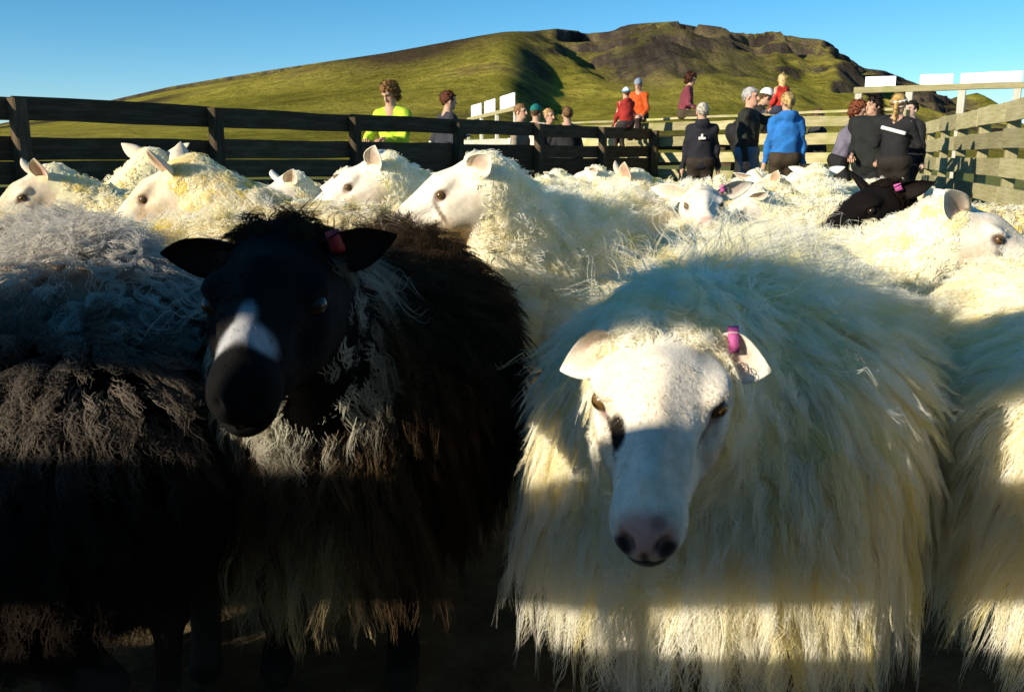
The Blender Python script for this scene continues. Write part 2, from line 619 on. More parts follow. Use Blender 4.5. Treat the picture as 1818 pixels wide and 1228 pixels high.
def build_hill():
    xs = np.concatenate([np.linspace(-1700, -620, 40, endpoint=False), np.linspace(-620, 720, 420), np.linspace(740, 1900, 40)])
    ys = np.concatenate([np.linspace(38, 200, 24, endpoint=False), np.linspace(200, 1010, 300), np.linspace(1040, 1950, 20)])
    X, Y = np.meshgrid(xs, ys, indexing='ij')
    Z = hill_height(X, Y)
    nx, ny = X.shape
    V = np.stack([X.ravel(), Y.ravel(), Z.ravel()], 1)
    i, j = np.meshgrid(np.arange(nx - 1), np.arange(ny - 1), indexing='ij')
    a = (i * ny + j).ravel()
    Q = np.stack([a, a + ny, a + ny + 1, a + 1], 1)
    mh = hill_material()
    me = np_mesh('hill', V, Q, [mh])
    s_ = np.clip((Y - 150) / 850, 0, 1)
    px_ = 909 + 1616 * X / np.maximum(Y, 200)
    rk = sstep(870, 1060, px_ - 120 * (s_ - 0.6)) * sstep(0.20, 0.52, s_ + 0.35 * fbm2(X / 90, Y / 120, 4)) * np.clip(0.75 + 0.9 * fbm2(X / 35 + 4, Y / 60, 4), 0, 1)
    heath_ = np.exp(-((px_ - 770) / 190) ** 2 - ((s_ - 0.47) / 0.09) ** 2) * 1.3 + 0.7 * np.exp(-((px_ - 560) / 260) ** 2 - ((s_ - 0.88) / 0.07) ** 2)
    at_ = me.attributes.new('rocky', 'FLOAT', 'POINT')
    at_.data.foreach_set('value', rk.astype(np.float32).ravel())
    at_ = me.attributes.new('heather', 'FLOAT', 'POINT')
    at_.data.foreach_set('value', np.clip(heath_ + 0.5 * fbm2(X / 50, Y / 50, 4) * heath_, 0, 1).astype(np.float32).ravel())
    o = obj('hill', me)
    tag(o, 'long green and brown hill with dark crags', None, None, 'structure')
    # a second, far hill low on the right
    xs = np.linspace(700, 2600, 60)
    ys = np.linspace(1700, 2600, 30)
    X, Y = np.meshgrid(xs, ys, indexing='ij')
    pk = at(1712, 180, 2100)
    Z = -5 + (pk.z + 5) * np.exp(-np.abs((X - pk.x) / 90) ** 1.3) * np.exp(-((Y - 2100) / 260) ** 2) + 25 * np.exp(-((X - pk.x) / 600) ** 2) * np.exp(-((Y - 2100) / 260) ** 2) + 6 * fbm2(X / 90, Y / 90, 4)
    nx, ny = X.shape
    V = np.stack([X.ravel(), Y.ravel(), Z.ravel()], 1)
    i, j = np.meshgrid(np.arange(nx - 1), np.arange(ny - 1), indexing='ij')
    a = (i * ny + j).ravel()
    Q = np.stack([a, a + ny, a + ny + 1, a + 1], 1)
    o = obj('hill', np_mesh('far_hill', V, Q, [mh]))
    tag(o, 'small far hill low beyond the white signs', None, None, 'structure')


build_hill()


# ------------------------------------------------------------------ timber
def plank_mesh(name, L, H, T, mat, seed=0):
    """A sawn board along +X, slightly warped, with softened arrises."""
    r = random.Random(seed)
    n = 5
    b = min(H, T) * 0.12
    prof = [(-T / 2 + b, -H / 2), (T / 2 - b, -H / 2), (T / 2, -H / 2 + b), (T / 2, H / 2 - b), (T / 2 - b, H / 2), (-T / 2 + b, H / 2), (-T / 2, H / 2 - b), (-T / 2, -H / 2 + b)]
    V, F = [], []
    for i in range(n):
        x = L * i / (n - 1)
        oy, oz, sh = r.uniform(-1, 1) * 0.004, r.uniform(-1, 1) * 0.006, 1 + r.uniform(-0.04, 0.04)
        for y, z in prof:
            V.append((x, y + oy, z * sh + oz))
    k = len(prof)
    for i in range(n - 1):
        for j in range(k):
            F.append((i * k + j, i * k + (j + 1) % k, (i + 1) * k + (j + 1) % k, (i + 1) * k + j))
    F.append(tuple(range(k))[::-1])
    F.append(tuple((n - 1) * k + j for j in range(k)))
    return np_mesh(name, V, F, [mat], smooth=False)


def fence(label, pts, boards, post_h, post_side, mat, post_mat, post_w=0.11, thick=0.035, group=None, post_off=0.0, cap=None):
    """pts: post positions (x, y, [extra height]); boards: (z centre, height). post_side +1/-1: which side of the boards the posts stand."""
    a, b = Vector(pts[0][:2]), Vector(pts[-1][:2])
    root = empty('plank_fence', (pts[0][0], pts[0][1], 0))
    tag(root, label, 'fence', group)
    r = random.Random(len(label))
    for i, p in enumerate(pts):
        q = pts[min(i + 1, len(pts) - 1)]
        o_ = pts[max(i - 1, 0)]
        d = Vector((q[0] - o_[0], q[1] - o_[1]))
        d.normalize()
        nrm = Vector((-d.y, d.x)) * post_side
        ang = math.atan2(d.y, d.x)
        hh = post_h + r.uniform(-0.015, 0.02)
        me = plank_mesh('post', hh, post_w, post_w, post_mat, r.randrange(9999))
        o = obj('post', me, root)
        c = Vector((p[0], p[1])) + nrm * (thick / 2 + post_w / 2 + 0.003)
        o.matrix_local = Matrix.Translation((c.x - pts[0][0], c.y - pts[0][1], -0.0)) @ Matrix.Rotation(ang, 4, 'Z') @ Matrix.Rotation(-math.pi / 2, 4, 'Y')
    for i in range(len(pts) - 1):
        p, q = Vector((pts[i][0], pts[i][1])), Vector((pts[i + 1][0], pts[i + 1][1]))
        d = q - p
        L = d.length
        ang = math.atan2(d.y, d.x)
        for zc, h in boards:
            me = plank_mesh('board', L - 0.006, h + r.uniform(-0.006, 0.006), thick, mat, r.randrange(9999))
            o = obj('board', me, root)
            o.location = (p.x - pts[0][0], p.y - pts[0][1], zc + r.uniform(-0.006, 0.006))
            o.rotation_euler = (r.uniform(-0.02, 0.02), r.uniform(-0.006, 0.006), ang)
        if cap:
            zc, w = cap
            me = plank_mesh('cap_board', L - 0.006, 0.035, w, mat, r.randrange(9999))
            o = obj('cap_board', me, root)
            o.location = (p.x - pts[0][0], p.y - pts[0][1], zc)
            o.rotation_euler = (0, 0, ang)
    return root


def line_pts(p, q, n):
    return [(p[0] + (q[0] - p[0]) * k / (n - 1), p[1] + (q[1] - p[1]) * k / (n - 1)) for k in range(n)]


def lf(px):
    y = 13365.0 / (2050 - px)
    return (0.706 * y - 8.27, y)


# left fence: posts on the pen side, boards seen in shade
y0, dy = 13365.0 / (2050 - 50), 1.36
LEFT = []
for k in range(-2, 7):
    y = y0 + dy * k
    LEFT.append((0.706 * y - 8.27, y))
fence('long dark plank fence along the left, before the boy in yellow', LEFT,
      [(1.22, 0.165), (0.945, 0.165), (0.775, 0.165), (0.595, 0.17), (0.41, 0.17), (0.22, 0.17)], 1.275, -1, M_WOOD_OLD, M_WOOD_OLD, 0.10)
e = LEFT[-1]
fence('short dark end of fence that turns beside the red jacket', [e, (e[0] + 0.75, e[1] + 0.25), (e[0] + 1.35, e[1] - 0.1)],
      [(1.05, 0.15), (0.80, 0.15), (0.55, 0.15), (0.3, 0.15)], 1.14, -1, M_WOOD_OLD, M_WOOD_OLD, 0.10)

# right fence: sunlit
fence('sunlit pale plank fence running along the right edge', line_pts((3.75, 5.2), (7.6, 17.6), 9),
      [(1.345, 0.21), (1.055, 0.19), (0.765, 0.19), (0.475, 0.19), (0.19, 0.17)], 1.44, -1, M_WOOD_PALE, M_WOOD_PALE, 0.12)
# middle fence the people sit on
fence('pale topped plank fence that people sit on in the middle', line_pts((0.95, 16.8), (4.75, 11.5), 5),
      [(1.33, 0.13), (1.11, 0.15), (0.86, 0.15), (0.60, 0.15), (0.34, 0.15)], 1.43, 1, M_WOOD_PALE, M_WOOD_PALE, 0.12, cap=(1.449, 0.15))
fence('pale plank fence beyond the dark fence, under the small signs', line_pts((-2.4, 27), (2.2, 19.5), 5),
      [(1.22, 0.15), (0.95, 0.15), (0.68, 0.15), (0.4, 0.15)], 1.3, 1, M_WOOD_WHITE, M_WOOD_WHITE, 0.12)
# the fence the photographer leans through: just behind the camera, its boards shade the nearest sheep
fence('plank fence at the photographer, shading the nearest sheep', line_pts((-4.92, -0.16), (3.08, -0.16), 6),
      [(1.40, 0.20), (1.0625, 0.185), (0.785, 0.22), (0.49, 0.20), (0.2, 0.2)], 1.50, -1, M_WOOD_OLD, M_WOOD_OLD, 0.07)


def sign_frame(label, p, q, height, posts, signs, sw, sh, group):
    """An open timber frame: posts, a beam, and white boards standing on the beam."""
    root = empty('sign_frame', (p[0], p[1], 0))
    tag(root, label, 'sign frame', group)
    d = Vector((q[0] - p[0], q[1] - p[1]))
    L = d.length
    ang = math.atan2(d.y, d.x)
    root.rotation_euler = (0, 0, ang)
    me = plank_mesh('beam', L + 0.1, 0.13, 0.10, M_WOOD_PALE, 5)
    obj('beam', me, root, (-0.05, 0, height))
    for k in range(posts):
        me = plank_mesh('post', height - 0.068, 0.15, 0.12, M_WOOD_WHITE, k)
        o = obj('post', me, root)
        o.matrix_local = Matrix.Translation((0.06 + (L - 0.12) * k / (posts - 1), 0, 0)) @ Matrix.Rotation(-math.pi / 2, 4, 'Y')
    for x0, x1 in signs:
        me = plank_mesh('sign_board', (x1 - x0) * L, sh, 0.03, M_SIGN, int(x0 * 100))
        obj('sign_board', me, root, (x0 * L, -0.02, height + 0.068 + sh / 2))
    return root


pa, pb = at(1512, 275, 21.0), at(1800, 275, 19.4)
sign_frame('large open timber frame with three white boards on top', pa[:2], pb[:2], 2.30, 4, [(0.055, 0.25), (0.40, 0.60), (0.645, 1.0)], 0.7, 0.21, 'frames with white boards')
pa, pb = at(832, 275, 38.0), at(916, 275, 29.0)
sign_frame('small distant timber frame with three white boards, beside the teal hat', pa[:2], pb[:2], 2.30, 4, [(0.10, 0.34), (0.42, 0.64), (0.74, 0.99)], 0.7, 0.42, 'frames with white boards')


# ------------------------------------------------------------------ people
def two_bone(a, c, l1, l2, hint):
    """Elbow/knee position between a and c."""
    a, c, hint = Vector(a), Vector(c), Vector(hint)
    d = c - a
    L = min(d.length, (l1 + l2) * 0.999)
    dn = d.normalized()
    c = a + dn * L
    x = (l1 * l1 - l2 * l2 + L * L) / (2 * L)
    h = math.sqrt(max(l1 * l1 - x * x, 0))
    p = hint - dn * hint.dot(dn)
    p = p.normalized() if p.length > 1e-6 else Vector((0, 0, 1))
    return a + dn * x + p * h, c


def tube_mesh(pts, radii, n=6):
    V, F = [], []
    pts = [Vector(p) for p in pts]
    for i, (p, r) in enumerate(zip(pts, radii)):
        d = (pts[min(i + 1, len(pts) - 1)] - pts[max(i - 1, 0)]).normalized()
        s = d.orthogonal().normalized()
        t = d.cross(s)
        for k in range(n):
            a = 2 * math.pi * k / n
            V.append(p + s * (r * math.cos(a)) + t * (r * math.sin(a)))
    for i in range(len(pts) - 1):
        for k in range(n):
            F.append((i * n + k, i * n + (k + 1) % n, (i + 1) * n + (k + 1) % n, (i + 1) * n + k))
    F.append(tuple(range(n))[::-1])
    F.append(tuple((len(pts) - 1) * n + k for k in range(n)))
    return [tuple(v) for v in V], F


SKIN = (0.52, 0.31, 0.21)


def person(label, x, y, yaw, height=1.7, z=0.0, lean=0.0, side=0.0, hands=None, feet=None, seat=None, head_yaw=0.0, head_pitch=0.0,
           jacket=(0.02, 0.02, 0.022), trousers=(0.02, 0.02, 0.022), hair=(0.08, 0.045, 0.02), hair_style='short', hat=None,
           hat_stripe=None, band=None, hood=False, extras=(), skin=SKIN, group=None, shoes=(0.03, 0.02, 0.015), coat=0.0, fine=0.0085):
    """Faces local -Y; yaw turns it about Z. lean: forward pitch of the trunk (deg). seat: height of what it sits on."""
    k = height / 1.75
    Lr = math.radians(lean)
    Sr = math.radians(side)
    t = Vector((math.sin(Sr), -math.sin(Lr), math.cos(Lr) * math.cos(Sr))).normalized()
    fwd = Vector((0, -math.cos(Lr), -math.sin(Lr)))
    hipz = 0.93 * k if seat is None else seat - z + 0.085 * k
    hip = Vector((0, 0, hipz))
    chest = hip + t * 0.33 * k
    neck = hip + t * 0.53 * k
    sh = [hip + t * 0.445 * k + Vector((sx * 0.155 * k, 0, 0)) for sx in (-1, 1)]
    hd = (t * 0.6 + Vector((0, -0.12, 0.6))).normalized()
    headc = neck + hd * 0.145 * k
    # head frame: columns right, back, up
    hm = Matrix.Rotation(math.radians(head_yaw), 3, 'Z') @ Matrix.Rotation(math.radians(head_pitch) + Lr * 0.35, 3, 'X')
    HM = np.array(hm, np.float32)
    hc = np.array(headc, np.float32)
    if hands is None:
        hands = [(-0.25, -0.05, 0.80), (0.25, -0.05, 0.80)]
    arms = []
    for sx, s0, hpt in zip((-1, 1), sh, hands):
        tgt = Vector(hpt) * k if seat is None else Vector((hpt[0] * k, hpt[1] * k, hpt[2]))
        el, wr = two_bone(s0, tgt, 0.29 * k, 0.27 * k, (sx * 0.5, 0.7, -0.5))
        arms.append((s0, el, wr))
    if feet is None:
        feet = [(-0.10, 0.0, 0.07), (0.10, -0.02, 0.07)] if seat is None else [(-0.09, -0.36, hipz - 0.50 * k), (0.09, -0.38, hipz - 0.50 * k)]
    legs = []
    for sx, ft in zip((-1, 1), feet):
        h0 = hip + Vector((sx * 0.085 * k, 0, -0.03 * k))
        tgt = Vector((ft[0] * k, ft[1] * k, ft[2] * (k if seat is None else 1)))
        kn, an = two_bone(h0, tgt, 0.44 * k, 0.43 * k, (0, -1, 0.25))
        legs.append((h0, kn, an))

    def head_sdf(P):
        Q = (P - hc) @ HM / k            # head-local, metres for a 1.75 m adult
        d = ell(Q, (0, 0.008, 0.03), (0.074, 0.094, 0.088))
        d = smin(d, ell(Q, (0, -0.025, -0.045), (0.056, 0.068, 0.066)), 0.03)
        d = smin(d, ell(Q, (0, -0.060, -0.085), (0.030, 0.028, 0.022)), 0.03)
        d = smin(d, rc(Q, (0, -0.088, 0.018), (0, -0.108, -0.024), 0.010, 0.015), 0.014)
        d = smin(d, ell(Q, (0, -0.078, 0.034), (0.055, 0.018, 0.012)), 0.02)
        for sx in (-1, 1):
            d = smin(d, ell(Q, (sx * 0.078, 0.012, -0.008), (0.010, 0.020, 0.032)), 0.008)
            d = smax(d, -ell(Q, (sx * 0.032, -0.096, 0.012), (0.018, 0.016, 0.012)), 0.012)
        d = smax(d, -ell(Q, (0, -0.098, -0.058), (0.026, 0.012, 0.004)), 0.006)
        return d * k

    def body_sdf(P, g=0.0):
        ax = np.array([1, 0, 0], np.float32)
        d = rc(P, hip + Vector((0, 0, -0.02 * k)), chest, (0.100 + g) * k, (0.112 + g) * k)
        for sx in (-1, 1):
            d = smin(d, rc(P, hip + Vector((sx * 0.058 * k, 0.02 * k, -0.03)), chest + Vector((sx * 0.062 * k, 0.01 * k, 0.02 * k)), (0.090 + g) * k, (0.090 + g) * k), 0.05)
        for i in (0, 1):
            d = smin(d, rc(P, neck - t * 0.055 * k, sh[i], (0.058 + g * 0.6) * k, (0.058 + g) * k), 0.05)
        return d

    def arm_sdf(P, i, g=0.0, hand=True):
        a, b, c = arms[i]
        d = smin(rc(P, a, b, (0.056 + g) * k, (0.044 + g) * k), rc(P, b, c, (0.043 + g) * k, (0.030 + g * 0.8) * k), 0.02)
        return d

    def leg_sdf(P, i, g=0.0):
        a, b, c = legs[i]
        d = smin(rc(P, a, b, (0.092 + g) * k, (0.060 + g) * k), rc(P, b, c, (0.058 + g) * k, (0.040 + g * 1.2) * k), 0.03)
        return d

    def full(P):
        d = body_sdf(P)
        d = smin(d, rc(P, hip + t * 0.46 * k, headc - hd * 0.04 * k, 0.058 * k, 0.052 * k), 0.05)
        for i in (0, 1):
            d = smin(d, leg_sdf(P, i), 0.03)
            d = smin(d, arm_sdf(P, i), 0.03)
            a, b, c = arms[i]
            pd = (c - b).normalized()
            d = smin(d, rc(P, c, c + pd * 0.055 * k, 0.027 * k, 0.032 * k), 0.015)
            fa = legs[i][2]
            d = smin(d, rc(P, fa + Vector((0, 0.03, -0.03)) * k, fa + Vector((0, -0.14, -0.045)) * k, 0.036 * k, 0.027 * k), 0.03)
        return smin(d, head_sdf(P), 0.03)

    allp = [hip, neck, headc] + [q for a in arms for q in a] + [q for l in legs for q in l]
    lo = np.array([min(q[i] for q in allp) - 0.24 for i in range(3)])
    hi = np.array([max(q[i] for q in allp) + 0.24 for i in range(3)])
    fr = [(hc[i] - 0.14 * k, hc[i] + 0.14 * k, fine) for i in range(3)]
    xs, ys, zs = [axis_coords(lo[i], hi[i], 0.030, [fr[i]]) for i in range(3)]
    G = grid_points(xs, ys, zs)
    V, Q = surface_nets(full(G).reshape(len(xs), len(ys), len(zs)), xs, ys, zs)
    # colours of the head: lips, brows, eyes
    Hq = (V - hc) @ HM / k
    C = np.tile(np.array(skin, np.float32), (len(V), 1))

    def blot(c, r, colr, w=1.0):
        dd = np.sqrt((((Hq - np.array(c, np.float32)) / np.array(r, np.float32)) ** 2).sum(1))
        f = (sstep(1.25, 0.7, dd) * w)[:, None]
        C[:] = C * (1 - f) + np.array(colr, np.float32) * f
    blot((0, -0.098, -0.056), (0.026, 0.02, 0.009), (0.40, 0.14, 0.11))
    for sx in (-1, 1):
        blot((sx * 0.032, -0.085, 0.010), (0.015, 0.02, 0.009), (0.06, 0.04, 0.03))
        blot((sx * 0.034, -0.09, 0.034), (0.022, 0.02, 0.006), tuple(0.6 * h + 0.02 for h in hair))
        blot((sx * 0.045, -0.07, -0.03), (0.028, 0.03, 0.025), (0.60, 0.27, 0.19), 0.6)
    F = [tuple(q) for q in Q]
    V = list(map(tuple, V))
    C = list(map(tuple, C))
    # five fingers a hand, rooted in the palm
    for i, sx in ((0, -1), (1, 1)):
        a, b, c = arms[i]
        pd = (c - b).normalized()
        sd = pd.cross(Vector((0, 0, 1)))
        sd = sd.normalized() if sd.length > 0.2 else Vector((0, 1, 0))
        dn = pd.cross(sd).normalized()
        if dn.z > 0:
            dn = -dn
        for j, L in enumerate((0.068, 0.078, 0.073, 0.058)):
            o_ = c + pd * 0.07 * k + sd * (0.021 * (j - 1.5)) * k
            pts = [o_, o_ + (pd * 0.5 + dn * 0.1) * L * k, o_ + (pd * 0.85 + dn * 0.4) * L * k]
            tv, tf = tube_mesh(pts, [0.0105 * k, 0.0095 * k, 0.006 * k], 5)
            F += [tuple(q + len(V) for q in f) for f in tf]
            V += tv
            C += [skin] * len(tv)
        o_ = c + pd * 0.025 * k + sd * (-0.026) * k
        tv, tf = tube_mesh([o_, o_ + (pd * 0.03 - sd * 0.025 + dn * 0.01) * k, o_ + (pd * 0.058 - sd * 0.028 + dn * 0.02) * k], [0.012 * k, 0.0105 * k, 0.007 * k], 5)
        F += [tuple(q + len(V) for q in f) for f in tf]
        V += tv
        C += [skin] * len(tv)
    body = obj('person', np_mesh('person', V, F, [M_SKIN], col=np.array(C, np.float32)))
    body.location = (x, y, z)
    body.rotation_euler = (0, 0, math.radians(yaw))
    tag(body, label, 'person', group)

    # ---------------- clothing and hair: offset surfaces ending at hem, cuff and neckline
    cg = 0.013
    xs, ys, zs = [axis_coords(lo[i], hi[i], c_, ()) for i, c_ in zip(range(3), (0.02, 0.02, 0.022))]
    G = grid_points(xs, ys, zs)
    shp = (len(xs), len(ys), len(zs))
    wr = 0.009 * np.sin(G[:, 2] * 46 + 9 * G[:, 0] + 5 * np.sin(G[:, 1] * 21)) * np.sin(G[:, 0] * 31 + G[:, 2] * 13) + 0.011 * np.sin(G[:, 2] * 23 + 14 * G[:, 0] + x * 7 + 2 * np.sin(G[:, 1] * 17)) * np.sin(G[:, 1] * 15 - G[:, 0] * 11 + y)

    def put(name, D, mat):
        v, q = surface_nets(D.reshape(shp), xs, ys, zs)
        if len(v) < 8:
            return None
        v = relax(v, q, 1, 0.5)
        return obj(name, np_mesh(name, v, q, [mat]), body)
    D = body_sdf(G, cg + coat * 0.3)
    for i in (0, 1):
        D = smin(D, arm_sdf(G, i, cg * 0.75), 0.018)
        a, b, c = arms[i]
    if hood:
        D = smin(D, ell(G, neck + Vector((0, 0.09 * k, 0.0)), (0.11 * k, 0.07 * k, 0.09 * k)), 0.05)
    D = D + np.minimum(wr, 0.006)
    hem = hip - t * (0.10 + coat) * k
    D = smax(D, (G - np.array(hem, np.float32)) @ np.array(-t, np.float32), 0.015)
    D = smax(D, (G - np.array(neck + t * 0.035 * k, np.float32)) @ np.array(hd, np.float32), 0.015)
    put('jacket', D, cloth(jacket))
    D = rc(G, hip + Vector((-0.06 * k, 0, 0)), hip + Vector((0.06 * k, 0, 0)), 0.145 * k, 0.145 * k)
    for i in (0, 1):
        D = smin(D, leg_sdf(G, i, 0.018), 0.03)
    D = D + np.minimum(wr, 0.006) * 0.7
    D = smax(D, (G - np.array(hip + t * 0.06 * k, np.float32)) @ np.array(t, np.float32), 0.01)
    put('trousers', D, cloth(trousers))
    for i in (0, 1):
        an = legs[i][2]
        xs2, ys2, zs2 = [np.arange(an[q] - w0, an[q] + w1, 0.018, dtype=np.float32) for q, w0, w1 in ((0, 0.09, 0.09), (1, 0.26, 0.14), (2, 0.11, 0.10))]
        g2 = grid_points(xs2, ys2, zs2)
        D2 = smin(rc(g2, an + Vector((0, 0.03, -0.025)) * k, an + Vector((0, -0.15, -0.04)) * k, 0.05 * k, 0.038 * k), rc(g2, an, an + Vector((0, 0, 0.04)), 0.055 * k, 0.055 * k), 0.03)
        D2 = smax(D2, (an.z - 0.068 * k) - g2[:, 2], 0.008)
        v, q = surface_nets(D2.reshape(len(xs2), len(ys2), len(zs2)), xs2, ys2, zs2)
        obj('shoe', np_mesh('shoe', v, q, [cloth(shoes)]), body)
    # hair / hat on a fine grid round the head
    hs = 0.30 * k
    xs, ys = [np.arange(hc[i] - 0.19 * k, hc[i] + 0.19 * k, 0.0105, dtype=np.float32) for i in (0, 1)]
    zs = np.arange(hc[2] - (0.34 if hair_style in ('long', 'tail') else 0.17) * k, hc[2] + 0.21 * k, 0.0105, dtype=np.float32)
    G = grid_points(xs, ys, zs)
    shp = (len(xs), len(ys), len(zs))
    Hq = (G - hc) @ HM / k
    lump = 0.007 * np.sin(Hq[:, 0] * 95 + 4 * np.sin(Hq[:, 2] * 60)) * np.sin(Hq[:, 1] * 80 + Hq[:, 2] * 70)
    base = ell(Hq, (0, 0.014, 0.036), (0.085, 0.103, 0.096))
    if hair_style != 'none':
        grow = {'short': 0.0, 'curly': 0.016, 'long': 0.006, 'tail': 0.003, 'bun': 0.003}[hair_style]
        D = base - grow + lump * (2.2 if hair_style == 'curly' else 1.0)
        if hair_style in ('long', 'curly'):
            D = smin(D, ell(Hq, (0, 0.055, -0.05), (0.078, 0.06, 0.10 if hair_style == 'long' else 0.06)) + lump, 0.03)
        if hair_style == 'long':
            D = smin(D, ell(Hq, (0, 0.07, -0.15), (0.07, 0.04, 0.11)) + lump, 0.03)
        if hair_style == 'tail':
            D = smin(D, rc(Hq, (0, 0.10, 0.03), (0, 0.125, -0.19), 0.026, 0.016) + lump * 0.6, 0.015)
        if hair_style == 'bun':
            D = smin(D, ell(Hq, (0, 0.10, 0.07), (0.035, 0.035, 0.035)) + lump * 0.6, 0.012)
        face = np.maximum(-0.022 - (Hq[:, 1] + 0.35 * (0.075 - Hq[:, 2])) - 0.03, 0)   # clears the face
        cut = -(Hq[:, 1] + 0.040 + 0.55 * np.clip(Hq[:, 2] - 0.062, 0, 1) * -1.0)
        front = np.where(Hq[:, 2] < 0.066, -Hq[:, 1] - 0.030, -1.0)
        D = smax(D, front, 0.012)
        if hair_style in ('short', 'bun', 'tail'):
            low = np.where(Hq[:, 1] < 0.055, -Hq[:, 2] - 0.005, -Hq[:, 2] - 0.055)
            tailkeep = (Hq[:, 1] > 0.088)
            D = np.where(tailkeep & (hair_style == 'tail'), D, smax(D, low, 0.012))
        v, q = surface_nets((D * k).reshape(shp), xs, ys, zs)
        if len(v) > 8:
            ho_ = obj('hair', np_mesh('hair', v, q, [cloth(hair)]), body)
            if hat is None:
                ln = {'short': 0.022, 'curly': 0.035, 'long': 0.06, 'tail': 0.03, 'bun': 0.025}[hair_style] * k
                make_wool(ho_, v, q, vnormals(v, q), np.ones(len(v)), np.full(len(v), ln, np.float32), lambda r_, g_: np.array([hair]) * (0.6 + 0.8 * g_.random((len(r_), 1))),
                          170, 7, 0.0016, K=5, out=0.35, grav=0.25, wander=0.25, curl=0.006 if hair_style == 'curly' else 0.002, spread=0.012, clump=0.5, seed=int(abs(x) * 100) + 1, name='hair_strands')
    if hat is not None:
        D = ell(Hq, (0, 0.010, 0.050), (0.092, 0.110, 0.104)) + 0.25 * lump
        D = smin(D, ell(Hq, (0, 0.012, 0.150), (0.026, 0.026, 0.024)), 0.01) if hat_stripe is not None else D
        D = smax(D, 0.040 - Hq[:, 2] - 0.25 * (Hq[:, 1] < -1), 0.006)
        D = smax(D, -(Hq[:, 2] - 0.040), 0.004)
        v, q = surface_nets((D * k).reshape(shp), xs, ys, zs)
        ho = obj('knitted_hat', np_mesh('knitted_hat', v, q, [cloth(hat)]), body)
        if hat_stripe is not None:
            D = ell(Hq, (0, 0.010, 0.048), (0.097, 0.115, 0.104))
            D = smax(D, np.abs(Hq[:, 2] - 0.062) - 0.020, 0.005)
            v, q = surface_nets((D * k).reshape(shp), xs, ys, zs)
            obj('hat_band', np_mesh('hat_band', v, q, [cloth(hat_stripe)]), ho)
    if band is not None:
        for zc, colr in band:
            D = ell(Hq, (0, 0.012, 0.040), (0.098, 0.116, 0.104))
            D = smax(D, np.abs(Hq[:, 2] - zc + 0.25 * Hq[:, 1]) - 0.013, 0.004)
            v, q = surface_nets((D * k).reshape(shp), xs, ys, zs)
            obj('head_band', np_mesh('head_band', v, q, [cloth(colr)]), body)
    for nm, a, b, r1, r2, c in extras:
        a, b = Vector(a) * k, Vector(b) * k
        n_ = 6
        tv, tf = tube_mesh([a + (b - a) * (i / n_) for i in range(n_ + 1)], [r1 + (r2 - r1) * i / n_ for i in range(n_ + 1)], 8)
        obj(nm, np_mesh(nm, tv, tf, [cloth(c)]), body)
    return body


BLACK = (0.016, 0.016, 0.018)
JEANS = (0.10, 0.17, 0.26)
BROWN = (0.07, 0.045, 0.025)
BLOND = (0.50, 0.36, 0.16)
GREYH = (0.36, 0.35, 0.34)


def px_at(px, d):
    return (px - 909) / 1616.0 * (d * math.cos(PITCH) + 0.0)


